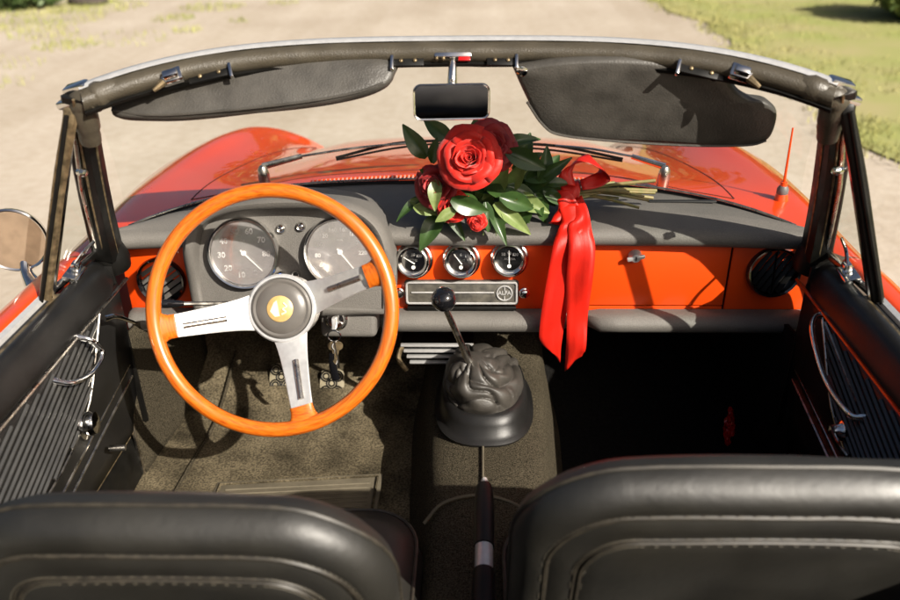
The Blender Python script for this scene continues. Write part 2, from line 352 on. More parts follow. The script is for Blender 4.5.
def section(st, n):                                          # right half from the centre line outwards
    y, zc, zv, cx, cz, sx, sz, dx = st
    pts = [(0, y, zc), (.18, y, zc - .004), (.34, y, lerp(zc, zv, .35)), (.48, y, zv), (cx - .07, y, lerp(zv, cz, .62)), (cx, y, cz), (lerp(cx, sx, .6), y, lerp(cz, sz, .36)), (sx, y, sz), (dx, y, sz - .12), (dx + .005, y, max(.2, sz - .3)), (dx - .03, y, max(.14, sz - .52))]
    return cr(pts, n)
def bonnet_z(x, y):
    sec = section(station(t_of_y(y)), 6)
    for a, b in zip(sec, sec[1:]):
        if a.x <= abs(x) <= b.x: return lerp(a.z, b.z, (abs(x) - a.x) / max(1e-6, b.x - a.x))
    return sec[0].z
NS = 6; rows = []
tN = 60
for j in range(tN + 1):
    row = []
    for i in range(10 * NS + 1):
        x0 = section(ST[2], NS)[i].x
        ys = (yb(x0) + .012) if x0 < .63 else lerp(yb(.63) + .012, 1.27, sm((x0 - .63) / .05))
        t0 = t_of_y(ys); t = lerp(t0, 1, (j / tN))
        row.append(section(station(t), NS)[i])
    rows.append([V((-p.x, p.y, p.z)) for p in row[:0:-1]] + row)
g = G(); g.rings(rows, caps=False, loop=False)
body = g.build('body_shell', PAINT, CAR, smooth=60)
# bonnet shut lines as recessed dark strips let into the shell
def on_body(x, y, dz=.0015): return V((x, y, bonnet_z(x, y) + dz))
for sgn in (-1, 1):
    g = G(); pts = [on_body(sgn * lerp(.56, .50, sm((y - 1.55) / 1.0)), y, -.0005) for y in [1.55 + .04 * k for k in range(27)]]
    g.tube(pts, .0018, 6); g.build('bonnet_seam', SEAM, body)
g = G(); g.tube([on_body(x, yb(x) * .35 + 1.725 * .65 - .09 * (x / .56) ** 2 + .02, -.0005) for x in [-.56 + .04 * k for k in range(29)]], .0018, 6); g.build('bonnet_seam', SEAM, body)
# cowl grille
g = G(); g.grid(lambda u, v: on_body(lerp(-.31, .31, u), lerp(yb(lerp(-.31, .31, u)) + .026, yb(lerp(-.31, .31, u)) + .052, v), .002), 40, 2); cg = g.build('cowl_grille', DARK, CAR)
g = G()
for k in range(72):
    x = -.31 + .62 * k / 71; y0 = yb(x) + .024
    a, b = on_body(x, y0, .005), on_body(x, y0 + .030, .005); g.tube([a, b], .0028, 6)
sl = g.build('grille_slats', mat('grille_slat_paint', (.70, .30, .22), .3, coat=.6), cg); sl['kind'] = 'stuff'
for s_, y_ in ((0, .022), (1, .054)):
    g = G(); g.tube([on_body(-.315 + .63 * k / 30, yb(-.315 + .63 * k / 30) + y_, .004) for k in range(31)], .0035, 6); g.build('grille_rail', PAINT, cg)

# ---- doors (outer skin, cap, card)
def door(sgn):
    X = lambda x: sgn * x
    prof = [(.668, .800), (.676, .806), (.700, .803), (.725, .790), (.742, .765), (.760, .70), (.775, .60), (.78, .45), (.765, .28), (.74, .20)]
    ys = [1.262, 1.258, 1.2, 1.0, .8, .6, .4, .25]
    pr = cr([(p[0], 0, p[1]) for p in prof], 4)
    g = G(); g.rings([[V((X(p.x - (.004 if k == 0 else 0)), y, p.z)) for p in pr] for k, y in enumerate(ys)], caps=False, loop=False)
    d = g.build('door', PAINT, CAR, smooth=60, thick=.003, off=0)
    # chrome strip and dark slot for the window
    g = G(); g.rings([[V((X(x), y, z)) for x, z in ((.652, .800), (.655, .809), (.664, .811), (.668, .803), (.666, .797))] for y in (1.13, .8, .25)]); g.build('waist_chrome', ALU, d)
    g = G(); g.rings([[V((X(x), y, z)) for x, z in ((.640, .797), (.643, .8035), (.652, .8035), (.653, .795))] for y in (1.12, .8, .25)]); g.build('window_slot', DARK, d)
    g = G(); g.rings([[V((X(x), y, z)) for x, z in ((.634, .799), (.636, .808), (.642, .808), (.643, .799))] for y in (1.12, .8, .25)]); g.build('slot_trim', BRASS, d)
    # padded cap
    prc = cr([(.640, 0, .804), (.628, 0, .809), (.616, 0, .802), (.607, 0, .784), (.602, 0, .766), (.604, 0, .757), (.612, 0, .752)], 5)
    g = G(); rr = []
    for k in range(24):
        y = 1.285 - 1.05 * (k / 23) ** 1.1; e = sm((1.285 - y) / .07)
        rr.append([V((X(p.x + (.024) * (1 - e)), y, lerp(.762, p.z, .55 + .45 * e) + .0015 * noise.noise((y * 12, p.x * 40, sgn)))) for p in prc])
    g.rings(rr, caps=False, loop=False); g.build('door_cap', VINYL, d, smooth=60, thick=.004, off=0)
    g = G(); g.tube([V((X(.6035), y, .7535 - (1.285 - y) * .012)) for y in (1.285, 1.1, .9, .6, .25)], .0032, 8); g.build('cap_trim', DULLCH if sgn < 0 else PAINT, d)
    # inner door skin
    g = G(); g.grid(lambda u, v: V((X(lerp(.613, .632, v ** 2)), lerp(1.262, .25, u), lerp(.756, .45, v))), 20, 10); g.build('inner_skin', VINYL, d, thick=.004, off=0)
    g = G(); g.box((X(.65), 1.262, .62), (.075, .006, .34), bev=.002); g.build('door_edge', RUBBER, d)
    # ribbed card
    def zb(y): return cardb(y)
    top = lambda y: .7475 - (1.285 - y) * .012
    def cardb(y):
        pts = [(.25, .560), (.60, .560), (.875, .575), (.96, .585), (1.02, .600), (1.07, .628), (1.105, .668), (1.14, .715), (1.165, .748)]
        for (a, b), (c, e) in zip(pts, pts[1:]):
            if a <= y <= c: return lerp(b, e, (y - a) / (c - a))
        return pts[-1][1]
    inx = lambda z: X(lerp(.613, .632, ((.756 - z) / .306) ** 2) - .006)
    g = G(); g.grid(lambda u, v: (lambda y: V((inx(lerp(top(y), cardb(y), v)), y, lerp(top(y), cardb(y), v))))(lerp(1.164, .25, u)), 60, 8)
    card = g.build('door_card', VINYL, d, thick=.003, off=0)
    n = 34
    for k in range(n):
        # ribs fall towards the rear
        z0 = .95 - k * .0155; pts = []
        for i in range(60):
            y = 1.16 - i * .0155; z = z0 - (1.16 - y) * .40 - .02
            if cardb(y) + .004 < z < top(y) - .003: pts.append(V((inx(z) - X(.0035), y, z)))
        if len(pts) > 2: G().tube([pts[0], pts[len(pts) // 2], pts[-1]], .0034, 5).build('rib', RIBM, d)
    yy = [1.164 - .0457 * k for k in range(21)]
    g = G(); g.tube(cr([V((inx(cardb(y)) - X(.003), y, cardb(y))) for y in yy[::2]], 3), .0022, 7); g.build('card_trim', DULLCH, d)
    for dz in (0, .026):
        g = G(); g.tube([V((X(.619), 1.25, .590 - dz)), V((X(.620), .95, .538 - dz)), V((X(.62), .55, .49 - dz))], .0028, 6); g.build('kick_strip', DULLCH, d)
    return d, inx
RIBM = mat('rib_vinyl', (.030, .029, .027), .30, vary=.2, vscale=30, spec=.8)
dl, inx_l = door(-1); dr, inx_r = door(1)

# left door fittings
def winder(d, sgn, y, z, ang, name='window_winder'):
    x0 = sgn * .607; M = frame((x0, y, z), (-sgn, 0, 0), (0, 1, 0))
    g = G(); g.lathe([(.0, .0), (.016, .0), (.0165, .004), (.011, .008), (.008, .018), (.0085, .022), (0, .024)], M, 20)
    w = g.build(name, CHROME, d)
    a = R(ang); dv = M.to_3x3() @ V((math.cos(a), math.sin(a), 0)); nrm = V((-sgn, 0, 0)); p = V((x0, y, z)) + nrm * .019
    g = G(); g.tube(cr([p, p + dv * .04 + nrm * .008, p + dv * .085 + nrm * .012], 5), [.0055 - .00015 * i for i in range(11)], 8, flat=.7); g.build('crank_arm', CHROME, w)
    q = p + dv * .085 + nrm * .010; g = G(); g.lathe([(0, 0), (.008, 0), (.009, .006), (.0075, .018), (.0095, .026), (0, .029)], frame(q, nrm), 14); g.build('crank_knob', BLACKG if sgn > 0 else CHROME, w)
def loop_handle(d, pts, r, name, m=CHROME):
    g = G(); c = cr(pts, 6); n = len(c); g.tube(c, [r * (1.25 if i < 3 or i > n - 4 else 1) for i in range(n)], 10, flat=.8); h = g.build(name, m, d)
    for p in (pts[0], pts[-1]):
        g = G(); g.lathe([(0, -.004), (.011, -.004), (.0115, .002), (.008, .006), (0, .007)], frame(p, (-1 if p[0] > 0 else 1, 0, 0)), 16); g.build('handle_boss', m, h)
loop_handle(dl, [(-.609, 1.078, .752), (-.585, 1.080, .745), (-.575, 1.088, .716), (-.578, 1.05, .703), (-.588, 1.005, .714), (-.609, .985, .733)], .0052, 'pull_handle')
def knob(d, c, nrm, r, name, m=CHROME):
    g = G(); g.lathe([(0, 0), (r * 1.15, 0), (r * 1.2, r * .2), (r * .9, r * .35), (r, r * .7), (r * .85, r * 1.1), (r * .4, r * 1.25), (0, r * 1.28)], frame(c, nrm), 22); return g.build(name, m, d)
k_ = knob(dl, (-.611, 1.155, .742), (1, 0, 0), .020, 'door_latch_boss')
g = G(); g.tube(cr([(-.592, 1.155, .742), (-.582, 1.175, .735), (-.572, 1.215, .70)], 5), [.006 - .0003 * i for i in range(11)], 8, flat=.6); g.build('latch_lever', CHROME, k_)
knob(dl, (-.612, 1.040, .607), (1, .15, .1), .021, 'lower_boss')
k_ = knob(dl, (-.612, 1.088, .520), (1, 0, 0), .010, 'door_buffer')
g = G(); g.tube([(-.605, 1.088, .520), (-.578, 1.092, .519)], .0055, 10); g.build('buffer_pin', DULLCH, k_)
g = G(); g.lathe([(0, 0), (.0085, 0), (.0085, .012), (0, .014)], frame((-.578, 1.092, .519), (1, 0, 0)), 14); g.build('buffer_cap', BLACKG, k_)
# right door fittings
loop_handle(dr, [(.609, 1.168, .748), (.590, 1.160, .744), (.578, 1.125, .728), (.582, 1.06, .688), (.592, .99, .676), (.609, .972, .682)], .0060, 'pull_handle')
g = G(); g.tube([(.604, 1.15, .742), (.606, 1.00, .690)], .003, 6); g.build('handle_seam_trim', DULLCH, dr)
winder(dr, 1, 1.02, .622, 100 + 90)
k_ = knob(dr, (.611, 1.188, .752), (-1, 0, 0), .011, 'door_latch_boss')

# vent windows and windscreen pillars
def side_frame(sgn):
    X = lambda p: V((sgn * p[0], p[1], p[2]))
    top = X((.535, 1.128, 1.125)); base = X((.628, 1.292, .800))
    def pil(t): 
        p = top.lerp(base, t); p.y += .012 * math.sin(t * math.pi); p.x += sgn * .010 * math.sin(t * math.pi); return p
    sec = [(-.016, -.030), (.012, -.030), (.016, -.024), (.016, -.012), (.011, -.010), (.011, -.002), (.016, .0), (.016, .016), (.012, .024), (.002, .028), (-.012, .026), (-.018, .012), (-.018, -.012)]
    g = G(); rr = []
    for k in range(13):
        t = k / 12; p = pil(t); w = 1 + .18 * t + .03 * noise.noise((t * 6, sgn, 0))
        rr.append([p + V((sgn * a * w, b * w * .9, a * .25)) for a, b in sec])
    g.rings(rr); pl = g.build('windscreen_pillar', RUBBER, CAR, smooth=35)
    for off, m, r in (((-.0175, -.012), BRASS, .0030), ((-.016, .010), DULLCH, .0016), ((-.005, -.030), BRASS, .0022)):
        g = G(); g.tube([pil(k / 8) + V((sgn * off[0] * 1.12, off[1], 0)) for k in range(9)], r, 6); g.build('pillar_trim', m, pl)
    # rear-view side: boot at foot of the pillar
    g = G(); g.lathe([(.030, -.03), (.033, -.01), (.028, .012), (.022, .035), (0, .036)], frame(base + V((0, 0, .0)), (0, -.2, 1)), 18); g.build('pillar_boot', RUBBER, pl)
    # vent window
    A = X((.545, 1.112, 1.112)); Bp = X((.655, 1.108, .806)); Cc = X((.634, 1.262, .816))
    fr = [Bp, Bp.lerp(A, .5), A + V((sgn * .004, 0, -.012)), A + V((0, .006, .001)), A.lerp(Cc, .06), A.lerp(Cc, .5), Cc]
    g = G(); g.tube(cr([Bp, Bp.lerp(A, .33), Bp.lerp(A, .66), A + V((sgn * .003, -.002, -.02)), A + V((0, .003, 0))], 5), .0105, 8, flat=.66); vw = g.build('vent_window', BRASS if sgn < 0 else RUBBER, CAR)
    g = G(); g.tube([Bp + V((-sgn * .010, .003, 0)), (Bp + V((-sgn * .010, .003, 0))).lerp(A + V((-sgn * .008, .003, 0)), .97)], .0042, 8); g.build('post_chrome', CHROME, vw)
    g = G(); g.tube([Bp + V((sgn * .001, -.012, 0)), A + V((sgn * .001, -.011, -.01))], .0035, 8); g.build('post_seal', RUBBER, vw)
    g = G(); g.tube([A + V((0, .005, -.002)), A.lerp(Cc, .5) + V((sgn * .004, -.004, 0)), Cc], .0058, 8, flat=.6); g.build('front_rail', DULLCH, vw)
    g = G(); g.tube([Bp + V((0, 0, .002)), Cc + V((0, 0, .0))], .0075, 8, flat=.7); g.build('bottom_rail', CHROME, vw)
    g = G(); g.add([Bp + V((0, .004, .004)), Cc + V((0, -.002, .004)), A + V((0, .006, -.008))], [(0, 1, 2)]); g.build('pane', GLASS, vw, smooth=0, thick=.003, off=0)
    # cap joining vent window top and the pillar head
    M = frame(A + V((-sgn * .004, .008, .006)), (sgn * .25, -.1, 1)); g = G(); g.box((0, 0, 0), (.044, .026, .012), M, .004); g.build('top_cap', CHROME, vw)
    M = frame(X((.536, 1.128, 1.134)), (sgn * .3, -.2, 1)); g = G(); g.box((0, 0, 0), (.036, .022, .014), M, .004); g.build('corner_cap', CHROME, pl)
    g = G(); g.sphere((0, 0, 0), .006, 10, M=Matrix.Translation(X((.553, 1.132, 1.126)))); g.build('corner_screw', BRASS, pl)
    # little hinge knob half way up
    p = A.lerp(Cc, .38) + V((-sgn * .002, -.012, 0)); g = G(); g.lathe([(0, 0), (.006, 0), (.006, .006), (.0075, .010), (.005, .016), (0, .017)], frame(p, (-sgn, -.6, .1)), 12); g.build('hinge_knob', CHROME, vw)
    # latch at the foot
    p = Bp.lerp(Cc, .42) + V((-sgn * .012, 0, .008)); M = frame(p, (-sgn * .3, -.2, 1), (0, 1, 0))
    g = G(); g.box((0, 0, 0), (.040, .026, .010), M, .003); g.box((.006, 0, .012), (.016, .014, .016), M, .004); lt = g.build('vent_latch', CHROME, vw)
    g = G(); g.tube(cr([M @ V((.004, 0, .016)), M @ V((.024, -.006, .03)), M @ V((.052, -.010, .034))], 4), [.0048 - .0002 * i for i in range(9)], 8, flat=.6); g.build('latch_lever', CHROME, lt)
side_frame(-1); side_frame(1)

# header rail of the windscreen
HW = .530
def hd(x): a = abs(x) / HW; return V((x, 1.236 - .115 * a ** 2.6, 1.166 - .043 * a ** 4))
xs = [-HW + 2 * HW * k / 48 for k in range(49)]
def rail(sec, wob=0):
    rr = []
    for i, x in enumerate(xs):
        p = hd(x); t = (hd(x + .01) - hd(x - .01)).normalized(); bk = V((0, 0, 1)).cross(t).normalized()   # forward normal
        rr.append([p + bk * a + V((0, 0, 1)) * (b + wob * noise.noise((x * 25, a * 60, b * 60)))for a, b in sec])
    return rr
g = G(); g.rings(rail([(-.022, -.016), (-.027, -.008), (-.026, .002), (-.018, .009), (-.004, .012), (.004, .010), (.006, -.012), (-.010, -.020)], .0022)); hdr = g.build('header_rail', HEADER, CAR, smooth=60)
g = G(); g.rings(rail([(-.010, .0125), (-.004, .0165), (.006, .017), (.013, .011), (.014, -.010), (.006, -.012), (.004, .008)])); g.build('header_chrome', ALU, hdr, smooth=50)
g = G(); g.rings(rail([(-.026, -.018), (-.024, -.023), (-.010, -.026), (.004, -.024), (.003, -.014), (-.02, -.014)], .001)); g.build('header_lip', RUBBER, hdr, smooth=60)
for sgn in (-1, 1):                                           # leather wrapped corner
    a = hd(sgn * (HW - .035)); c = V((sgn * .534, 1.130, 1.118)); e = V((sgn * .545, 1.138, 1.082))
    a2 = hd(sgn * (HW - .085)); pts = cr([a2 + V((0, -.010, -.004)), a + V((0, -.011, -.005)), a.lerp(c, .6) + V((0, -.011, -.006)), c + V((-sgn * .002, -.008, -.006)), e + V((-sgn * .010, -.006, 0)), e + V((-sgn * .004, .006, -.03))], 5)
    g = G(); g.tube(pts, [(.006 + .013 * sm(i / 6)) * (1 + .16 * noise.noise((i * .7, sgn, 1))) - (.004 * sm((i - 18) / 7)) for i in range(len(pts))], 14); o = g.build('corner_wrap', HEADER, hdr, smooth=80)
# latches and visor brackets
for sgn, xx in ((-1, .405), (1, .405)):
    p = hd(sgn * xx); t = (hd(sgn * xx + .01) - hd(sgn * xx - .01)).normalized(); M = frame(p + V((0, -.024, -.010)), (0, -.65, .75), t)
    g = G(); g.box((0, 0, .004), (.030, .022, .012), M, .002); g.box((0, -.004, .014), (.022, .012, .012), M, .003); l_ = g.build('roof_catch', CHROME, hdr)
    g = G(); g.tube([M @ V((sgn * .012, -.008, .008)), M @ V((sgn * .030, -.016, .006))], [.006, .003], 8); g.build('catch_hook', BRASS, l_)
for x0, x1 in ((-.385, -.325), (-.092, -.045), (.048, .092), (.322, .385)):
    p, q = hd(x0), hd(x1); g = G(); t = (q - p).normalized(); M = frame((p + q) / 2 + V((0, -.027, -.014)), (0, -.7, .7), t); L = (q - p).length
    g.box((0, 0, 0), (L, .016, .004), M, .0015); br = g.build('visor_bracket', RUBBER, hdr)
    g = G(); sg = 1 if x0 in (-.385, .048) else -1
    g.box((sg * L / 2, -.004, .003), (.005, .024, .010), M, .0015); g.build('bracket_arm', CHROME, br)
    for k in (-.22, .22):
        g = G(); g.sphere((k * L, 0, .003), .0032, 8, (1, 1, .6), M); g.build('bracket_screw', BRASS, br)

# windscreen glass
g = G()
def wg(u, v):
    x = lerp(-1, 1, u); b = V((x * .622, yb(x * .622) + .004, .834 - .022 * abs(x) ** 6)); t = hd(x * .52) + V((0, .002, -.006)); p = b.lerp(t, v)
    p.y += .018 * math.sin(v * math.pi); return p
g.grid(wg, 40, 10); g.build('windscreen', GLASS, CAR, smooth=80)
g = G(); g.tube([wg(k / 40, 0) + V((0, .002, -.002)) for k in range(41)], .0075, 8, flat=.8); sealo = g.build('windscreen_seal', RUBBER, CAR)
g = G(); g.tube([wg(k / 40, .028) + V((0, .004, .001)) for k in range(41)], .0022, 6); g.build('seal_chrome', DULLCH, sealo)

# ---- visors
def visor(outline, c, t, nrm, name_parent, th=.013, n=5, rise=None):
    M = frame(c, nrm, t); pts = cr([(p[0], p[1], 0) for p in outline + outline[:1]], n)[:-1]
    cx = sum(p.x for p in pts) / len(pts); cy = sum(p.y for p in pts) / len(pts)
    rr = []
    for k, (ins, h) in enumerate([(.010, -1), (.003, -.75), (0, 0), (.003, .75), (.010, 1)]):
        rr.append([M @ V((p.x + (cx - p.x) / max(.02, math.hypot(p.x - cx, p.y - cy)) * ins, p.y + (cy - p.y) / max(.02, math.hypot(p.x - cx, p.y - cy)) * ins, h * th * .5)) for p in pts])
    # crowned faces
    def fill(sign):
        out = []
        for s_ in (.75, .5, .25):
            out.append([M @ V((cx + (p.x - cx) * s_, cy + (p.y - cy) * s_, sign * (th * .5 + .003 * (1 - s_)) + .0022 * noise.noise((p.x * 14 * s_, p.y * 16, 3)))) for p in pts])
        return out
    g = G(); g.rings(fill(-1)[::-1] + rr + fill(1)); return g.build('sun_visor', VISOR, name_parent, smooth=55), M
# left visor folded up against the header: long, slim, seen at a shallow angle
vl, M = visor([(-.208, -.009), (-.201, -.031), (-.153, -.038), (-.081, -.039), (.064, -.029), (.153, -.016), (.198, -.0), (.212, .018), (.209, .040), (.111, .056), (.007, .050), (-.095, .032), (-.168, .012)], (-.30, 1.180, 1.115), (1, .05, .02), (.03, -.78, .62), CAR, th=.018)
g = G(); g.tube(cr([M @ V(p) for p in [(-.203, -.024, .008), (-.152, -.034, .010), (-.081, -.035, .011), (.064, -.025, .011), (.152, -.012, .010), (.196, .003, .008)]], 5), .0022, 6); g.build('visor_piping', VISOR, vl)
vr, M = visor([(-.184, .062), (-.115, .074), (-.028, .078), (.059, .073), (.106, .064), (.130, .051), (.148, .030), (.171, .015), (.196, .010), (.215, -.007), (.220, -.033), (.213, -.058), (.183, -.067), (.098, -.068), (-.011, -.062), (-.106, -.052), (-.138, -.031), (-.163, .015)], (.27, 1.215, 1.085), (1, -.05, -.01), (-.03, -.95, -.28), CAR, th=.022)
g = G(); g.tube(cr([M @ V(p) for p in [(-.160, .008, .009), (-.134, -.030, .011), (-.104, -.048, .012), (-.011, -.058, .013), (.098, -.064, .013), (.183, -.063, .012), (.210, -.055, .011)]], 5), .002, 6); g.build('visor_piping', VISOR, vr)
for px_, py_ in ((-.170, .060), (.110, .054)):
    g = G(); g.lathe([(0, 0), (.008, 0), (.0085, .004), (.005, .006), (0, .007)], M @ frame((px_, py_, .008), (0, 0, 1)), 12); g.build('visor_pivot', CHROME, vr)

# ---- rear-view mirror
mc = V((-.004, 1.185, 1.098)); nrm = V((.057, -1, -.004)).normalized(); M = frame(mc, nrm)
def rrect(w, h, r, n=5):
    out = []
    for cx, cy, a0 in ((w / 2 - r, h / 2 - r, 0), (-w / 2 + r, h / 2 - r, 90), (-w / 2 + r, -h / 2 + r, 180), (w / 2 - r, -h / 2 + r, 270)):
        out += [(cx + r * math.cos(R(a0 + 90 * k / n)), cy + r * math.sin(R(a0 + 90 * k / n))) for k in range(n + 1)]
    return out
g = G(); rr = [[M @ V((x, y, h)) for x, y in rrect(w, hh, r)] for w, hh, r, h in ((.060, .020, .008, -.018), (.100, .042, .010, -.010), (.1135, .0535, .0115, -.001), (.1145, .0545, .012, .003), (.112, .052, .011, .0045), (.1085, .0485, .009, .003))]
g.rings(rr); rv = g.build('rear_view_mirror', CHROME, CAR, smooth=50)
g = G(); g.prism(rrect(.108, .048, .009), .0032, .0036, M); g.build('mirror_glass', MIRROR, rv, smooth=0)
g = G(); g.tube([hd(0) + V((-.002, -.018, -.012)), V((-.003, 1.194, 1.128)), mc + V((0, .014, .004))], [.0055, .0072, .008], 12); g.build('mirror_stem', CHROME, rv)
g = G(); M2 = frame(hd(0) + V((-.002, -.022, -.004)), (0, -.8, .6)); g.box((0, 0, 0), (.056, .014, .010), M2, .003); mb = g.build('mirror_base', CHROME, rv)
g = G(); g.box((.017, -.009, .0), (.018, .005, .004), M2, .001); g.build('red_tag', REDL, mb)
for k in (-.014, -.024):
    g = G(); g.sphere((k, -.0085, .002), .003, 8, M=M2); g.build('base_screw', BRASS, mb)

# ---- side mirror (left)
mc = V((-.785, 1.272, .835)); nrm = V((.18, -1, .02)).normalized(); M = frame(mc, nrm)
g = G(); g.lathe([(0, -.044), (.022, -.040), (.046, -.024), (.058, -.006), (.0595, .002), (.0570, .0045), (.0540, .002)], M, 40); smr = g.build('side_mirror', CHROME, CAR)
g = G(); g.lathe([(0, .0005), (.0555, .0005), (.0555, .0022), (0, .0025)], M, 40); g.build('mirror_glass', OLDMIR, smr)
g = G(); g.tube(cr([mc - nrm * .02 + V((.006, 0, -.03)), V((-.775, 1.268, .775)), V((-.755, 1.25, .752))], 5), [.011, .011, .011, .012, .012, .013, .014, .016, .018, .02, .022], 14, flat=.8); g.build('mirror_stalk', CHROME, smr)
g = G(); g.sphere((0, 0, 0), .028, 18, (1, 1.5, .5), frame((-.752, 1.245, .752), (-.5, 0, .85), (1, 0, 0))); g.build('mirror_foot', CHROME, smr)

# ---- aerial on the right wing
ab = on_body(.655, 1.55, 0); ab.z -= .002
g = G(); g.lathe([(0, -.02), (.016, -.004), (.012, .012), (.0075, .026), (.0065, .04), (0, .041)], frame(ab, (0, 0, 1)), 16); an = g.build('aerial', PAINT, CAR)
g = G(); g.lathe([(.0085, .012), (.0115, .016), (.0115, .026), (.008, .032), (0, .033)], frame(ab, (0, 0, 1)), 16); g.build('aerial_collar', mat('grey_collar', (.10, .10, .10), .5), an)
g = G(); g.tube([ab + V((0, 0, .035)), ab + V((-.002, .004, .150))], [.0030, .0018], 8); g.build('aerial_mast', PAINT, an)

# ---- wipers
def wiper(pivot, elbow, tip, bl0, bl1, m):
    g = G(); g.lathe([(.012, -.03), (.0125, .006), (.010, .018), (.006, .024), (0, .025)], frame(pivot, (0, -.15, 1)), 16); w = g.build('wiper', DULLCH, CAR)
    p = V(pivot) + V((0, 0, .022)); g = G(); g.tube([p, V(elbow)], [.0075, .0055], 8, flat=.5); g.tube(cr([V(elbow), V(elbow).lerp(V(tip), .5) + V((0, 0, .004)), V(tip)], 4), .0026, 6); g.build('wiper_arm', m, w)
    g = G(); g.tube(cr([V(bl0), V(bl0).lerp(V(bl1), .5) + V((0, .004, .010)), V(bl1)], 6), .0032, 6); g.tube(cr([V(bl0) + V((0, .004, -.006)), V(bl0).lerp(V(bl1), .5) + V((0, .010, -.002)), V(bl1) + V((0, .004, -.006))], 6), .0024, 6); g.build('wiper_blade', RUBBER, w)
wiper((-.412, 1.588, .842), (-.33, 1.600, .882), (-.10, 1.658, .892), (-.265, 1.632, .868), (-.02, 1.668, .895), DULLCH)
wiper((.420, 1.580, .842), (.355, 1.604, .878), (.20, 1.642, .890), (.34, 1.618, .868), (.06, 1.668, .888), CHROME)

# ---- dashboard
LIPY, LIPZ = 1.338, .816
prof_n = 16
def dash(u, v):
    x = lerp(-.640, .640, u); back = V((x, yb(x) - .002, .832 - .02 * abs(x / .64) ** 6)); ly = LIPY + .0 - .022 * abs(x / .64) ** 4
    if v < .62:
        t = v / .62; p = back.lerp(V((x, ly + .022, LIPZ + .006)), t); p.z += .006 * math.sin(t * math.pi)
    else:
        a = (v - .62) / .38 * math.pi * 1.05; p = V((x, ly + .022 - .020 * math.sin(a) , LIPZ - .010 + .016 * math.cos(a)))
    p.z += .0008 * noise.noise((x * 9, p.y * 12, 0)); return p
g = G(); g.grid(dash, 70, 26); DASH = g.build('dashboard', PAD, CAR, smooth=60, thick=.004, off=0)
g = G(); g.box((.43, 1.455, .8365), (.13, .010, .004), bev=.002); g.build('demister_slot', DARK, DASH)
g = G(); g.box((-.33, 1.485, .8365), (.13, .010, .004), bev=.002); g.build('demister_slot', DARK, DASH)
FY = 1.362
def panel(name, x0, x1, z0, z1, m, d=.006, parent=DASH, y=FY, bev=.003):
    g = G(); g.box(((x0 + x1) / 2, y + d / 2, (z0 + z1) / 2), (x1 - x0, d, z1 - z0), bev=bev); return g.build(name, m, parent)
PZ0, PZ1 = .650, .806
panel('fascia_backing', -.645, .66, .64, .795, DARK, .004, y=FY + .0095)
panel('fascia_panel', -.645, -.470, .645, PZ1, FASCIA)
panel('fascia_panel', -.475, -.150, .645, .700, FASCIA, y=FY + .001)
panel('fascia_panel', -.142, .2185, .645, PZ1, FASCIA)
gb = panel('glovebox_door', .2215, .5075, .658, PZ1, FASCIA)
panel('fascia_panel', .2215, .5075, .645, .6555, FASCIA, y=FY + .002, bev=.001)
panel('fascia_panel', .5105, .660, .645, PZ1, FASCIA)
# lower padded roll
def roll(x0, x1, name='lower_pad'):
    g = G(); pr = cr([(0, FY - .002, .652), (0, FY - .026, .650), (0, FY - .040, .636), (0, FY - .036, .620), (0, FY - .018, .612), (0, FY + .02, .612)], 4)
    n = 14; rr = []
    for k in range(n + 1):
        t = k / n; e = min(1, min(t, 1 - t) * 14 + .35)
        rr.append([V((lerp(x0, x1, t), lerp(FY + .005, p.y, e), lerp(.633, p.z, e ** .5))) for p in pr])
    g.rings(rr, caps=True, loop=False); return g.build(name, PAD, DASH, smooth=60)
roll(-.165, .222); roll(.240, .700); roll(-.650, -.505)
# glovebox lock, hinge screws
M = frame((.330, FY, .764), (0, -1, .05)); g = G(); g.lathe([(.013, 0), (.013, .004), (.010, .008), (.008, .014), (0, .015)], M, 20); gl = g.build('glovebox_lock', ALU, gb)
g = G(); g.box((0, 0, .012), (.034, .009, .006), M @ Matrix.Rotation(R(12), 4, 'Z'), .003); g.build('lock_wing', ALU, gl)
g = G(); g.box((0, 0, .0152), (.002, .007, .001), M); g.build('key_slot', DARK, gl)
# fresh-air vents
def vent(x, z, lit, r=.047):
    M = frame((x, FY - .004, z), (0, -1, .10)); g = G(); g.lathe([(r, -.004), (r + .001, .004), (r - .002, .009), (r - .006, .007), (r - .007, -.02), (0, -.022)], M, 36)
    vt = g.build('air_vent', BLACKG, CAR)
    for k in range(6):
        q = (-.030 + .012 * k); L = math.sqrt(max(0, (r - .008) ** 2 - q * q)) * 2
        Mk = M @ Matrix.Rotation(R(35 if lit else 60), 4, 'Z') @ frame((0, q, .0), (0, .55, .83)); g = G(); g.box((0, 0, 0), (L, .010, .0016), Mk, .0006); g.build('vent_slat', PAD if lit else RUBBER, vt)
    g = G(); g.tube([M @ V((0, -r + .01, .003)), M @ V((0, r - .01, .003))], .0018, 6); g.build('vent_bar', BLACKG, vt)
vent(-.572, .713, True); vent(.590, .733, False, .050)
# indicator stalk left of the column
g = G(); g.tube([(-.35, 1.27, .712), (-.482, 1.226, .733)], .0040, 8); stalk = g.build('indicator_stalk', DULLCH, CAR)
g = G(); g.tube(cr([(-.482, 1.226, .733), (-.503, 1.222, .735), (-.525, 1.218, .737)], 4), [.005, .006, .0065, .007, .0075, .008, .008, .0075, .005], 10); g.build('stalk_grip', BLACKG, stalk)

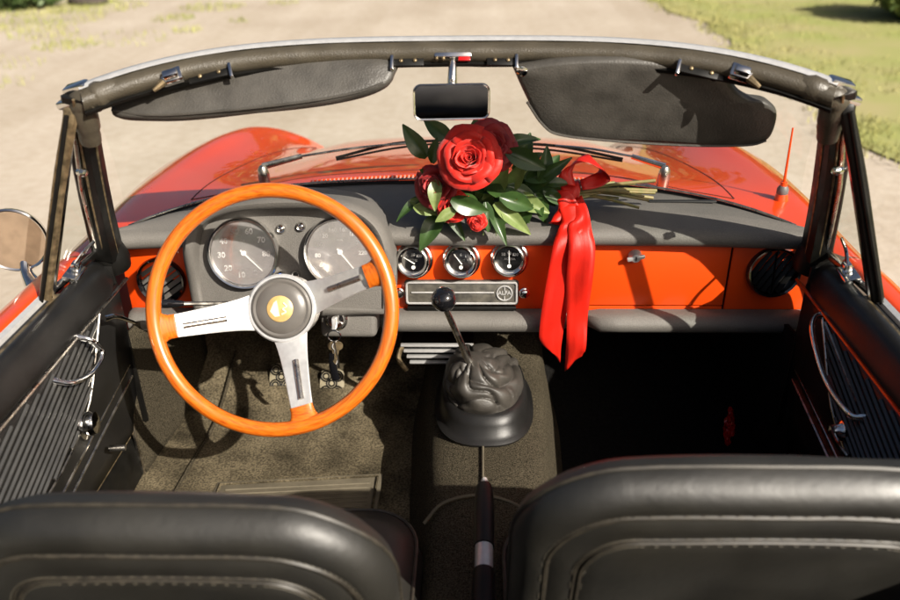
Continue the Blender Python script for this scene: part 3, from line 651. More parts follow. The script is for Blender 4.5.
# binnacle
TB = R(14); BO = V((-.294, 1.300, .785)); bz = V((0, -math.cos(TB), math.sin(TB))); BM = frame(BO, bz)    # local x right, y up, z to the driver
OUT = [(-.186, -.098), (-.190, -.04), (-.184, .030), (-.165, .070), (-.115, .094), (-.04, .104), (.04, .104), (.105, .094), (.148, .064), (.166, .018), (.168, -.04), (.166, -.098)]
ol = cr([(p[0], p[1], 0) for p in OUT], 5); ol = ol + [V((lerp(.166, -.186, k / 8), -.098, 0)) for k in range(1, 8)]
def ring_(ins, h, hb):
    out = []
    for p in ol:
        d = V((p.x + .01, p.y + .0, 0)); L = d.length; t = sm((p.y + .06) / .10); q = p - d / L * ins
        out.append(BM @ V((q.x, q.y, lerp(hb, h, t))))
    return out
g = G(); g.rings([ring_(-.012, -.12, -.05), ring_(-.012, .0, -.012), ring_(-.010, .026, -.004), ring_(-.002, .034, .0), ring_(.006, .031, .001), ring_(.010, .022, .0), ring_(.012, -.004, -.004)], caps=False); bn = g.build('instrument_binnacle', PAD, CAR, smooth=60)
g = G(); g.add(ring_(.011, -.004, -.004), [tuple(range(len(ol)))]); g.build('binnacle_face', PAD, bn, smooth=0)
def dial(g, M, z, r, a0, a1, n, major, numerals, nr, size, th=.0011):
    for k in range(n + 1):
        a = R(lerp(a0, a1, k / n)); ma = k % major == 0; r0 = r - (.0105 if ma else .0065)
        Mk = M @ Matrix.Rotation(a, 4, 'Z'); g.box(((r0 + r) / 2, 0, z), (r - r0, th * (1.7 if ma else 1), .0004), Mk)
    for i, s_ in enumerate(numerals):
        a = R(lerp(a0, a1, i / (len(numerals) - 1))); text_geo(g, s_, size, M @ Matrix.Translation((nr * math.cos(a), nr * math.sin(a), z)))
def big_gauge(name, cx, cy, numerals, n, major, needle, logo):
    M = BM @ Matrix.Translation((cx, cy, 0)); r = .0635
    g = G(); g.lathe([(r + .001, -.006), (r + .0015, .010), (r, .0135), (r - .003, .013), (r - .0045, .010), (r - .006, .004)], M, 48); b = g.build(name, CHROME, CAR)
    g = G(); g.lathe([(0, .002), (r - .004, .002), (r - .004, .0035), (0, .0035)], M, 48); g.build('dial_face', DIAL, b)
    g = G(); dial(g, M, .0037, r - .008, -62, -362, n, major, numerals, r - .0225, .0145 if len(numerals) < 10 else .0105); text_geo(g, logo, .0055, M @ Matrix.Translation((0, .022, .0037)))
    for k in range(5): g.box((-.010 + .005 * k, -.017, .0037), (.0032, .006, .0004), M)
    g.build('dial_markings', WHITE, b, smooth=0, fixn=False)
    Mn = M @ Matrix.Rotation(R(needle), 4, 'Z'); g = G(); g.prism([(-.008, -.0012), (.046, -.0004), (.046, .0004), (-.008, .0012)], .0055, .0063, Mn); g.lathe([(0, .004), (.0042, .004), (.0042, .0072), (0, .0076)], M, 14); g.build('needle', WHITE, b)
    g = G(); g.lathe([(0, .0094), (r - .006, .0090), (r - .006, .0096), (0, .0102)], M, 40); g.build('lens', LENS, b)
big_gauge('tachometer', -.092, .012, ['0', '10', '20', '30', '40', '50', '60', '70', '80'], 40, 5, -45, 'GIRI')
big_gauge('speedometer', .083, .014, ['0', '20', '40', '60', '80', '100', '120', '140', '160', '180', '200', '220'], 44, 4, -52, 'km/h')
for (x, y, m) in ((-.018, .056, WHITE), (.018, .060, WHITE), (-.0245, -.030, BLUE), (.004, -.028, DARK)):
    M = BM @ Matrix.Translation((x - .004, y, -.004)); g = G(); g.lathe([(0, 0), (.0082, 0), (.0088, .004), (.007, .008), (.0055, .007)], M, 18); b = g.build('warning_light', CHROME, bn)
    g = G(); g.sphere((0, 0, .0055), .0055, 12, (1, 1, .6), M); g.build('light_lens', m if m != WHITE else CHROME, b)

# three small gauges
def small_gauge(x, z, labels, needle, word):
    M = frame((x, FY - .001, z), (-.10, -.93, .22)); r = .0305
    g = G(); g.lathe([(r + .0052, -.012), (r + .0056, .006), (r + .0045, .009), (r + .0018, .0105), (r + .0012, .020), (r - .0005, .0245), (r - .0035, .0262), (r - .0065, .0250), (r - .0080, .021), (r - .0082, .016)], M, 40); b = g.build('round_gauge', CHROME, CAR)
    g = G(); g.lathe([(0, .014), (r - .006, .014), (r - .006, .0155), (0, .0155)], M, 32); g.build('dial_face', SDIAL, b)
    g = G()
    for k in range(5): 
        a = R(135 - 22.5 * k); g.box((.0165, 0, .0157), (.005 if k % 2 == 0 else .003, .0012, .0003), M @ Matrix.Rotation(a, 4, 'Z'))
    for s_, px in zip(labels, (-.011, 0, .011)): text_geo(g, s_, .0075, M @ Matrix.Translation((px, .0095 if px else .0115, .0157)))
    text_geo(g, word, .0058, M @ Matrix.Translation((.001, .001, .0157))); g.lathe([(0, .0155), (.0036, .0155), (.0036, .0165), (0, .0167)], M @ Matrix.Translation((0, -.0125, 0)), 12)
    g.build('dial_markings', WHITE, b, smooth=0, fixn=False)
    g = G(); g.prism([(-.003, -.0009), (.021, -.0003), (.021, .0003), (-.003, .0009)], .0168, .0173, M @ Matrix.Translation((0, -.004, 0)) @ Matrix.Rotation(R(needle), 4, 'Z')); g.build('needle', WHITE, b)
    g = G(); g.lathe([(0, .0195), (r - .006, .0190), (r - .006, .0196), (0, .0202)], M, 32); g.build('lens', SLENS, b)
small_gauge(-.082, .757, ['0', '50', '100'], 150, 'BENZ'); small_gauge(.007, .757, ['0', '6', '12'], 128, 'OLIO'); small_gauge(.097, .760, ['50', '90', '130'], 92, 'ACQUA')

# radio blanking plate
M = frame((.006, FY - .010, .690), (0, -1, .12)); w, h = .218, .050
g = G(); g.prism(rrect(w, h, .006), -.010, 0, M, .0015); pl = g.build('radio_blanking_plate', PLATE, CAR)
g = G(); ring = [M @ V((x, y, .0012)) for x, y in rrect(w - .008, h - .008, .005)]; g.tube(ring, .0022, 6, closed=True); g.tube([M @ V((-.096, .001, .001)), M @ V((.062, .001, .001))], .0017, 6); g.build('plate_border', ALU, pl)
c = [M @ V((.082 + .0145 * math.cos(a * .2618), .0145 * math.sin(a * .2618), .0012)) for a in range(24)]
g = G(); g.tube(c, .0016, 6, closed=True); text_geo(g, 'ALFA', .0108, M @ Matrix.Translation((.082, .0002, .0008)), .0008); g.tube([M @ V((.082, -.014, .001)), M @ V((.082, -.006, .001))], .0012, 5); g.tube([M @ V((.082, .014, .001)), M @ V((.082, .006, .001))], .0012, 5); g.build('plate_badge', ALU, pl)
for sx in (-1, 1):
    kb = knob(pl, M @ V((sx * .120 - (0 if sx > 0 else 0), -.002, -.006)), (sx * .05, -1, .15), .0085, 'radio_knob')
g = G(); g.box((0, -.032, -.004), (.21, .008, .012), M, .002); g.build('plate_ledge', RUBBER, pl)

# steering column, ignition and wheel
WC = V((-.2895, 1.097, .790)); TW = R(25); wz = V((0, -math.cos(TW), math.sin(TW))); WM = frame(WC, wz)
g = G(); g.lathe([(.040, -.30), (.042, -.16), (.046, -.128), (.052, -.112), (.050, -.100), (.030, -.098)], WM, 28); colm = g.build('steering_column', PAD, CAR)
for h_ in (-.104, -.112, -.121):
    g = G(); g.lathe([(.0475, h_ - .003), (.054, h_ - .001), (.054, h_ + .001), (.0475, h_ + .003)], WM, 28); g.build('column_ring', DULLCH, colm)
IM = frame((-.225, 1.285, .669), (0, -.96, .25)); g = G(); g.box((.02, .004, -.045), (.105, .082, .085), IM, .010, 3); ign = g.build('ignition_shroud', PAD, CAR)
g = G(); g.lathe([(0, -.004), (.0205, -.004), (.021, .003), (.018, .007), (.0165, .004), (.014, .008), (0, .009)], IM, 28); g.build('ignition_lock', CHROME, ign)
# wheel: dished, three alloy spokes
rim_r, tr = .1900, .0120
sw = G(); sw.tube([WM @ V((rim_r * math.cos(2 * math.pi * k / 96), rim_r * math.sin(2 * math.pi * k / 96), 0)) for k in range(96)], tr, 16, closed=True); SW = sw.build('steering_wheel', WOOD, CAR, smooth=80)
def grain(o):
    at = o.data.attributes.new('grain', 'FLOAT_VECTOR', 'POINT'); inv = WM.inverted()
    for i, v in enumerate(o.data.vertices):
        q = inv @ v.co; a = math.atan2(q.y, q.x); at.data[i].vector = ((math.hypot(q.x, q.y) - rim_r) * 330 + 3 * math.sin(a * 2), q.z * 330 + 2 * math.cos(a * 3), math.cos(a) * 9)
grain(SW)
HD = -.070
for ang, wi, wo in ((189, .025, .0180), (286, .0235, .0172), (20, .024, .0178)):
    Ms = WM @ Matrix.Rotation(R(ang), 4, 'Z'); hub0 = .046
    def spoke_pt(t, s_, zoff):
        r = lerp(hub0, rim_r - .018, t); hw = lerp(wi, wo, t) * (1 + .25 * (1 - t) ** 4); z = lerp(HD, -.004, sm(t) * .25 + t * .75)
        return Ms @ V((r, s_ * hw, z + zoff))
    g = G(); rr = []
    for k in range(13):
        t = k / 12; rr.append([spoke_pt(t, -1, -.0018), spoke_pt(t, -1, .0012), spoke_pt(t, -.93, .0022), spoke_pt(t, .93, .0022), spoke_pt(t, 1, .0012), spoke_pt(t, 1, -.0018)])
    g.rings(rr); sp = g.build('spoke', ALU, SW, smooth=30)
    g = G(); g.tube([spoke_pt(.34, .10, .0018), spoke_pt(.5, .10, .0018), spoke_pt(.82, .10, .0018)], .0052, 10); g.build('spoke_groove_rim', DULLCH, SW, smooth=50)
    g = G(); g.tube([spoke_pt(.36, .10, .0042), spoke_pt(.80, .10, .0042)], .0030, 8); g.build('spoke_groove', RUBBER if ang > 300 else HORN, SW)
    g = G(); po = []
    for k in range(11):
        a = -1 + 2 * k / 10; flare = .020 + .022 * abs(a) ** 3
        po.append(a)
    # wooden tab that grips the spoke end
    rr = []
    for k in range(7):
        t = k / 6; r = lerp(rim_r - .032, rim_r - .002, t); hw = .0190 + .020 * t ** 3.2; th = lerp(.0055, .0095, t); zc = lerp(-.006, -.001, t)
        rr.append([Ms @ V((r, math.cos(q) * hw, zc + math.sin(q) * th)) for q in [2 * math.pi * i / 16 for i in range(16)]])
    g.rings(rr); grain(g.build('rim_tab', WOOD, SW, smooth=60))
HM = WM @ Matrix.Translation((0, 0, HD))
g = G(); g.lathe([(.030, -.040), (.050, -.012), (.0575, -.002), (.0575, .006), (.055, .0085), (.0515, .0085), (.050, .004)], HM, 48); g.build('hub_ring', ALU, SW)
g = G(); g.lathe([(.0505, .002), (.0495, .010), (.046, .0125), (.042, .0115), (.0405, .013), (.030, .0165), (.021, .0175), (0, .0176)], HM, 48); hb = g.build('horn_button', HORN, SW)
g = G(); g.lathe([(0, .0174), (.0215, .0174), (.0218, .0184), (.0205, .0194), (0, .0196)], HM, 36); g.build('hub_emblem', GOLD, SW)
g = G(); g.prism([(-.016, -.004), (-.010, .010), (-.005, .014), (-.003, .004), (0, -.012), (-.008, -.013)], .0196, .0201, HM); g.tube(cr([HM @ V(p) for p in [(.003, -.009, .0199), (.010, -.005, .0199), (.005, .0, .0199), (.011, .004, .0199), (.006, .010, .0199)]], 5), .0016, 6)
g.build('emblem_relief', CREAM, SW, smooth=0)

# ---- floor, tunnel, footwells
def floorp(x0, x1, name, m, sgn):
    pr = cr([(0, .30, .335), (0, 1.0, .335), (0, 1.30, .340), (0, 1.42, .352), (0, 1.56, .42), (0, 1.70, .55), (0, 1.74, .72)], 6)
    g = G(); g.grid(lambda u, v: (lambda p: V((lerp(x0, x1, u), p.y, p.z + .003 * noise.noise((lerp(x0, x1, u) * 9, p.y * 9, sgn)))))(pr[min(len(pr) - 1, int(round(v * (len(pr) - 1))))]), 30, len(pr)); return g.build(name, m, CAR, smooth=60, thick=.006)
fl = floorp(-.70, -.02, 'driver_floor', CARPET, 0); fr = floorp(.02, .70, 'passenger_floor', FLOOR_SHADE, 3)
for sgn in (-1, 1):                                           # sills, kick panels, seams
    g = G(); g.rings([[V((sgn * x, y, z)) for x, z in ((.76, .20), (.76, .425), (.655, .430), (.640, .424), (.634, .40), (.632, .32))] for y in (.25, .8, 1.25)], caps=True); s_ = g.build('door_sill', RUBBER, CAR)
    g = G(); g.rings([[V((sgn * x, y, z)) for x, z in ((.700, .4305), (.700, .434), (.652, .435), (.643, .429), (.644, .4265), (.653, .4305))] for y in (.25, .8, 1.24)]); g.build('sill_plate', BRASS, s_)
    g = G(); g.grid(lambda u, v: V((sgn * lerp(.634, .595, u), lerp(1.235, 1.56, u), lerp(.33, .64, v))), 10, 10); kp = g.build('kick_panel', CARPETD if sgn < 0 else FLOOR_SHADE, CAR, thick=.008)
    g = G(); g.tube([V((sgn * .632, 1.232, .33)), V((sgn * .632, 1.232, .64))], .004, 6); g.build('kick_binding', DULLCH if sgn < 0 else RUBBER, kp)
knob(kp, (-.60, 1.40, .47), (1, -.3, .2), .004, 'carpet_stud')
g = G(); g.box((0, 1.73, .55), (1.36, .02, .34)); g.build('bulkhead', RUBBER, CAR)
g = G(); g.tube(cr([(-.555, 1.08, .345), (-.545, 1.25, .346), (-.53, 1.40, .358), (-.52, 1.56, .43)], 5), .0035, 6); g.build('carpet_seam', CARPETD, fl)
# heel mat with ribs
HMx0, HMx1 = -.47, -.16
g = G(); g.prism([(-.475, .86), (-.155, .86), (-.150, 1.235), (-.475, 1.205)], .340, .3455, I4, .002); hm = g.build('heel_mat', MAT_, CAR)
g = G(); g.tube([V((-.466, .87, .347)), V((-.466, 1.196, .347)), V((-.160, 1.225, .347)), V((-.160, .87, .347))], .003, 6); g.build('mat_border', CARPET, hm)
g = G()
for k in range(26):
    y = .88 + k * .0125; g.tube([V((-.452, y - .012, .346)), V((-.172, y + .012, .346))], .0022, 5)
rb_ = g.build('mat_ribs', MAT_, hm); rb_['kind'] = 'stuff'
# tunnel
def tun(u, v):
    y = lerp(.30, 1.60, v); top = lerp(.455, .475, v) + .10 * sm((y - 1.42) / .2); c = .055; w = lerp(.100, .118, sm((y - 1.0) / .4))
    prof = cr([(-w - .045, 0, .33), (-w - .018, 0, .40), (-w, 0, top - .022), (-w + .03, 0, top - .002), (0, 0, top + .004), (w - .03, 0, top - .002), (w, 0, top - .022), (w + .018, 0, .40), (w + .045, 0, .33)], 4)
    p = prof[int(round(u * (len(prof) - 1)))]; q = V((p.x + c, y, p.z)); q += V((.004 * noise.noise((y * 9, p.x * 9, 1)), 0, .004 * noise.noise((y * 11, p.x * 11, 5)))); return q
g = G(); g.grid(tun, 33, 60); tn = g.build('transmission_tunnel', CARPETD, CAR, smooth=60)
g = G(); g.tube(cr([(-.052, .985, .452), (-.02, 1.015, .470), (.04, 1.03, .474), (.10, 1.015, .468), (.150, .975, .452)], 5), .003, 6); g.tube([V((.046, 1.03, .474)), V((.047, 1.165, .477))], .0022, 6); g.build('tunnel_binding', MAT_, tn)
# gear boot: rubber tray plus gathered gaiter
def oval(cx, cy, a, b, z, n=40, e=2.6, wob=0, ph=0):
    out = []
    for k in range(n):
        t = 2 * math.pi * k / n; c, s_ = math.cos(t), math.sin(t)
        f = 1 + wob * math.sin(5 * t + ph) + wob * .6 * math.sin(9 * t - ph * 2)
        out.append(V((cx + a * f * math.copysign(abs(c) ** (2 / e), c), cy + b * f * math.copysign(abs(s_) ** (2 / e), s_), z)))
    return out
g = G(); g.rings([oval(.050, 1.292, .094, .135, .474), oval(.050, 1.292, .096, .137, .479), oval(.050, 1.292, .090, .131, .484), oval(.050, 1.294, .0855, .126, .488), oval(.050, 1.296, .083, .121, .506), oval(.049, 1.30, .080, .115, .520), oval(.049, 1.30, .074, .107, .5235), oval(.049, 1.30, .064, .095, .523)]); bt = g.build('gear_boot', VINYL, CAR, smooth=50)
rr = []
for k in range(70):
    t = k / 69; a = lerp(.074, .015, t ** 2.0); b = lerp(.107, .016, t ** 1.9); z = .516 + .086 * (t ** .9)
    cx, cy = lerp(.049, .032, sm(t)), lerp(1.300, 1.266, sm(t)); ring = []
    m_ = sm(t / .12) * sm((1 - t) / .12)
    for i in range(150):
        q = 2 * math.pi * i / 150; c, s_ = math.cos(q), math.sin(q); n1 = noise.noise((c * 1.3, s_ * 1.3, t * 1.5)); n2 = noise.noise((c * 2.5 + 7, s_ * 2.5, t * 3))
        b1 = abs(math.sin(2.1 * math.pi * t + 1.4 * math.sin(q + .6) + .7 * math.sin(2 * q + 2) + 1.8 * n1)) ** .7
        b2 = abs(math.sin(4.5 * q + 2.2 * t + 2.6 * n1 + 1.4 * n2)) ** .55
        f = 1 + m_ * (.065 * (b1 - .62) + (.17 * t + .03) * (b2 - .6) + .05 * n2)
        ring.append(V((cx + a * f * math.copysign(abs(c) ** .84, c), cy + b * f * math.copysign(abs(s_) ** .84, s_), z + m_ * (.008 * (b1 - .6) + .006 * (b2 - .6)))))
    rr.append(ring)
g = G(); g.rings(rr); g.build('gear_gaiter', BOOT, bt, smooth=80)
LB, LT = V((.030, 1.262, .570)), V((-.021, 1.205, .742))
g = G(); g.tube([LB, LB.lerp(LT, .3), LB.lerp(LT, .34), LB.lerp(LT, 1)], [.0078, .0078, .0062, .0055], 12); lev = g.build('gear_lever', DULLCH, CAR)
g = G(); g.lathe([(.011, -.012), (.012, -.004), (.011, .006), (.008, .012)], frame(LB, LT - LB), 16); g.build('lever_collar', RUBBER, lev)
g = G(); g.lathe([(0, -.022), (.008, -.021), (.013, -.016), (.0195, -.007), (.0218, .003), (.020, .012), (.014, .019), (.006, .0218), (0, .022)], frame(LT + V((0, -.003, .012)), LT - LB), 28); g.build('gear_knob', BLACKG, lev)
# handbrake
a, b = V((.042, .60, .500)), V((.047, .965, .552)); dv = (b - a).normalized()
g = G(); g.tube([a - dv * .12, a, a + dv * .20, a + dv * .215], [.0175, .0175, .0165, .0145], 14); hbk = g.build('handbrake', RUBBER, CAR)
g = G(); g.lathe([(.0115, 0), (.0130, .01), (.0130, .24), (.0115, .25)], frame(a + dv * .05, dv), 18); g.build('brake_shaft', ALU, hbk)
g = G(); g.tube([b - dv * .115, b - dv * .113, b - dv * .06, b - dv * .01, b], [.0115, .0150, .0155, .0140, .011], 16); g.build('brake_grip', VINYL, hbk)
g = G(); g.lathe([(.0055, 0), (.0055, .010), (.004, .014), (0, .015)], frame(b, dv), 12); g.build('brake_button', ALU, hbk)
# pedals
PED = mat('pedal_rubber', (.20, .170, .110), .7, vary=.25, vscale=60, bump=.2)
def pedal(x, y, z):
    M = frame((x, y, z), (0, -.80, .60)); g = G(); po = [(-.024, .030), (-.028, .0), (-.024, -.026), (-.010, -.034), (.012, -.033), (.026, -.024), (.028, .002), (.024, .030), (.0, .034)]
    g.prism([(p.x, p.y) for p in cr([(*p, 0) for p in po + po[:1]], 3)[:-1]], -.006, .004, M, .002); p = g.build('pedal', PED, CAR)
    g = G()
    for cx, cy in ((0, .002), (-.013, .018), (.013, .018), (-.013, -.016), (.013, -.016)):
        for r in (.0115, .0065): g.tube([M @ V((cx + r * math.cos(k * .449), cy + r * math.sin(k * .449), .0040)) for k in range(14)], .0019, 5, closed=True)
    pr_ = g.build('pedal_tread', RUBBER, p)
    g = G(); g.tube(cr([M @ V((0, .01, -.006)), M @ V((0, .08, -.03)), V((x, y + .12, z + .24))], 4), .008, 8, flat=.6); g.build('pedal_arm', RUBBER, p)
pedal(-.405, 1.50, .395); pedal(-.290, 1.49, .385)
g = G(); M = frame((-.172, 1.52, .36), (0, -.75, .66)); g.box((0, 0, 0), (.040, .10, .010), M, .003); tp = g.build('throttle_pedal', RUBBER, CAR)
g = G(); g.box((0, .048, .008), (.038, .010, .004), M, .001); g.build('throttle_trim', ALU, tp)
# heater controls under the dash
g = G(); g.box((-.045, 1.425, .535), (.150, .07, .040), bev=.004); ht = g.build('heater_box', RUBBER, CAR)
for k in range(4):
    g = G(); g.box((-.045, 1.384 - .004 * k, .554 - .011 * k), (.148 - .012 * k, .010, .0045), bev=.0015); g.build('heater_slat', ALU, ht)
for sx in (-1, 1):
    g = G(); g.tube(cr([(-.045 + sx * .07, 1.39, .553), (-.045 + sx * .078, 1.37, .53), (-.045 + sx * .062, 1.365, .505)], 4), .005, 8); g.build('heater_lever', BRASS, ht)

# ---- seats
def tomb(W, H, r, z, M, n=10, xoff=0):
    pts = []
    for k in range(6): pts.append((-W, lerp(-.05, H - r, k / 6)))
    for k in range(n + 1): a = math.pi - math.pi / 2 * k / n; pts.append((-W + r + r * math.cos(a), H - r + r * math.sin(a)))
    for k in range(1, 8): x = lerp(-W + r, W - r, k / 8); pts.append((x, H))
    for k in range(n + 1): a = math.pi / 2 - math.pi / 2 * k / n; pts.append((W - r + r * math.cos(a), H - r + r * math.sin(a)))
    for k in range(1, 7): pts.append((W, lerp(H - r, -.05, k / 6)))
    return [M @ V((x, y - .015 * (x / .25) ** 2 + .0022 * noise.noise((x * 13, y * 13, z * 40 + xoff)), z + .0030 * noise.noise((x * 9 + 4, y * 9, z * 25 + xoff)))) for x, y in pts]
STITCH = mat('seat_stitching', (.055, .047, .032), .7)
def seat(xc, ytop, ztop, W, yf):
    lean = R(14); up = V((0, -math.sin(lean), math.cos(lean))); n = V((0, -math.cos(lean), -math.sin(lean))); H = .50
    o = V((xc, ytop, ztop)) - up * H - n * .03
    M = Matrix(((1, 0, 0, o.x), (0, up.y, n.y, o.y), (0, up.z, n.z, o.z), (0, 0, 0, 1)))
    r = .115
    lay = [(.10, -.062), (.05, -.058), (.020, -.050), (.005, -.036), (.000, -.020), (.002, -.006), (.008, .006), (.017, .014), (.027, .0175), (.034, .0175), (.038, .0145), (.042, .0175), (.052, .021), (.068, .023), (.0715, .0205), (.075, .0235), (.095, .025)]
    g = G(); g.rings([tomb(W - d, H - d, max(.02, r - d * .75), z, M) for d, z in lay]); b = g.build('backrest', SEATV, CAR, smooth=60)
    for d, z, rr_ in ((.000, -.020, .0026), (.038, .0165, .0034), (.0695, .0225, .0022), (.0755, .0235, .0022)):
        g = G(); g.tube(tomb(W - d, H - d, max(.02, r - d * .75), z, M), rr_, 6); g.build('piping', PIPE, b)
    g = G()
    for d, zz in ((.033, .0180), (.0665, .0232), (.0785, .0245)):
        P = cr(tomb(W - d, H - d, max(.02, r - d * .75), zz + .0006, M), 4)
        for a_, b_ in list(zip(P, P[1:]))[::2]:
            q_ = (b_ - a_).normalized()
            for k in range(max(1, int((b_ - a_).length / .007))): g.tube([a_ + q_ * (.007 * k), a_ + q_ * (.007 * k + .0045)], .0006, 4)
    st_ = g.build('stitching', STITCH, b); st_['kind'] = 'stuff'
    cu = G(); cz = [(.000, .335), (.012, .36), (.0, .44), (.012, .485), (.05, .505), (.09, .508)]
    def cush(W2, y1, ins, z):
        out = []; y0 = ytop - .02
        for x, y in rrect((W2 - ins) * 2, (y1 - y0 - ins * 2), .085 - ins * .5, 8): out.append(V((xc + x, (y0 + y1) / 2 + y, z)))
        return out
    cu.rings([cush(W + .006, yf, d, z) for d, z in cz]); c = cu.build('seat_cushion', SEATV, CAR, smooth=60)
    g = G(); g.tube(cush(W + .006, yf, .008, .483), .003, 6, closed=True); g.build('piping', PIPE, c)
seat(-.300, .567, .815, .245, .99); seat(.338, .608, .838, .264, .975)

# ---- rear body, well behind the seats and the folded hood
def rsec(y, zc, w, zb): return cr([(-w, y, zb), (-w - .03, y, .45), (-w, y, .68), (-w + .05, y, zc - .03), (-w + .14, y, zc), (0, y, zc + .012), (w - .14, y, zc), (w - .05, y, zc - .03), (w, y, .68), (w + .03, y, .45), (w, y, zb)], 4)
g = G(); g.rings([rsec(*r) for r in ((.255, .805, .745, .2), (.1, .815, .755, .2), (-.2, .815, .75, .2), (-.6, .79, .70, .25), (-.95, .73, .60, .3), (-1.15, .64, .45, .36), (-1.2, .52, .36, .4))], caps=False, loop=False); g.build('rear_body', PAINT, CAR, smooth=60)
g = G(); g.box((0, .27, .58), (1.30, .02, .46)); g.build('rear_bulkhead', VINYL, CAR)
g = G(); g.rings([[V((x, .17 + .13 * math.cos(q) * (1 + .08 * noise.noise((x * 5, q, 0))), .835 + .05 * math.sin(q) + .008 * noise.noise((x * 7, q * 2, 3)))) for q in [2 * math.pi * k / 20 for k in range(20)]] for x in [-.66 + .066 * k for k in range(21)]]); g.build('folded_hood', VINYL, CAR, smooth=70)

# ------------------------------------------------------------------ keys
KEY = thing('key_ring', 'bunch of keys with leather fob hanging from the ignition lock', 'keys', (-.232, 1.28, .66))
p0 = V((-.225, 1.262, .668))
g = G(); g.box((0, 0, .010), (.004, .012, .022), IM, .001); g.box((0, 0, .026), (.004, .022, .022), IM, .005); g.build('ignition_key', ALU, KEY)
ringc = p0 + V((0, -.014, -.012)); g = G(); g.tube([ringc + V((.012 * math.cos(k * .3927), -.002, .012 * math.sin(k * .3927))) for k in range(16)], .0016, 6, closed=True); g.build('split_ring', CHROME, KEY)
for dx, ang, m in ((-.012, 12, BRASS), (.010, -8, ALU), (.016, -14, BRASS)):
    M = frame(ringc + V((dx * .5, -.003, -.012)), (.2, -1, .1)) @ Matrix.Rotation(R(ang), 4, 'Z'); g = G(); g.lathe([(0, -.001), (.009, -.001), (.009, .001), (0, .001)], M @ Matrix.Translation((0, -.008, 0)), 16); g.prism([(-.0035, -.015), (.0035, -.015), (.0035, -.040), (.002, -.046), (-.0035, -.040), (-.002, -.034), (-.0035, -.028)], -.001, .001, M); g.build('key', m, KEY)
g = G(); g.tube(cr([ringc + V((0, -.004, -.010)), ringc + V((.003, -.006, -.040)), ringc + V((.004, -.006, -.066))], 4), .0022, 6); g.build('chain_link', DULLCH, KEY)
g = G(); g.tube(cr([ringc + V((-.004, -.004, -.036)), ringc + V((-.006, -.008, -.060)), ringc + V((-.003, -.008, -.092))], 4), .0075, 8, flat=.35); g.build('leather_fob', BLACKG, KEY)

# ------------------------------------------------------------------ bouquet
BQ = thing('rose_bouquet', 'bouquet of red roses tied with a red satin ribbon lying on the dashboard', 'bouquet', (.15, 1.42, .835))
def petal_mesh(phi, wphi, rb, rt, h, curl, seed, nu=8, nv=8):
    g = G()
    def f(u, v):
        a = (u * 2 - 1); wv = math.sin(min(1, v * 1.25 + .18) * math.pi * .5); ph = phi + a * wphi * wv
        r = lerp(rb, rt, v ** 1.25) + curl * max(0, v - .6) ** 2 * 5 * (1 - .2 * a * a) + .0075 * v * noise.noise((u * 2.6, v * 2.6, seed))
        z = h * (v ** .85) * (1 - (.20 + .14 * math.sin(seed * 1.7)) * a * a * v + .10 * max(0, 1 - abs(a) * 3) * v ** 4) - curl * max(0, v - .7) ** 2 * 4.5 + .010 * v * noise.noise((u * 2.8, v * 2, seed + 9))
        return V((r * math.cos(ph), r * math.sin(ph), z))
    g.grid(f, nu, nv); return g
def rose(c, axis, s_, m, mi, seed, op=1.0):
    M = frame(c, axis, (.6, .3, .5)) @ Matrix.Scale(s_, 4); random.seed(seed)
    core = G()                                                # tight spiral heart
    core.grid(lambda u, v: (lambda a, rr: V((rr * math.cos(a), rr * math.sin(a), .030 + .026 * v + .004 * math.sin(a * 1.5))))(u * 6.283 * 2.6, (.0025 + .0105 * u) * (.75 + .35 * v)), 60, 4)
    gg = G(); gg.v = [M @ v for v in core.v]; gg.f = core.f; rs = gg.build('rose', mi, BQ, smooth=80, thick=.0009 * s_, off=0)
    cfg = [(3, .012, .016, .062, .001, 1.25), (4, .014, .024, .063, .004, 1.05), (5, .016, .034, .060, .008, .95), (5, .018, .046, .055, .014, .85), (6, .020, .060, .044, .020, .74)]
    for L, (n, rb, rt, h, cu, w) in enumerate(cfg):
        for k in range(n):
            pg = petal_mesh(6.283 * (k + .5 * (L % 2) + .25 * random.random()) / n, w * (.9 + .2 * random.random()), rb, rt * op * (.92 + .16 * random.random()), h * (.94 + .12 * random.random()), cu * op, seed + L * 7 + k)
            q = G(); q.v = [M @ v for v in pg.v]; q.f = pg.f; q.build('petal', m, rs, smooth=80, thick=.0008 * s_, off=0)
    return rs
def leaf_base(w, l, fold, curl, seed):
    g = G()
    def f(u, v):
        a = u * 2 - 1; ww = w * math.sin(math.pi * min(1, v * .93 + .05)) ** .8 * (1 - .35 * v); return V((a * ww, v * l, abs(a) * fold * ww - curl * v * v * l + .0012 * noise.noise((u * 4, v * 5, seed))))
    g.grid(f, 7, 9); return g.mesh('leaf', 80)
LM = {}
for kind, m in (('d', LEAF), ('l', LEAFL)):
    for i in range(4):
        me = leaf_base(.016 + .003 * (i % 3), .058 + .008 * i, .35 + .1 * i, .12 + .12 * i, i); me.materials.append(m); LM[kind + str(i)] = me
def leaf(p, d, up, s_, kind):
    d = V(d).normalized(); up = V(up); x = d.cross(up).normalized(); z = x.cross(d)
    M = Matrix(((x.x, d.x, z.x, 0), (x.y, d.y, z.y, 0), (x.z, d.z, z.z, 0), (0, 0, 0, 1))) @ Matrix.Scale(s_, 4)
    o = bpy.data.objects.new('leaf', LM[kind + str(random.randrange(4))]); COL.objects.link(o); o.parent = BQ; o.matrix_parent_inverse = Matrix.Translation(-BQ.location)
    o.matrix_basis = Matrix.Translation(p) @ M
random.seed(11)
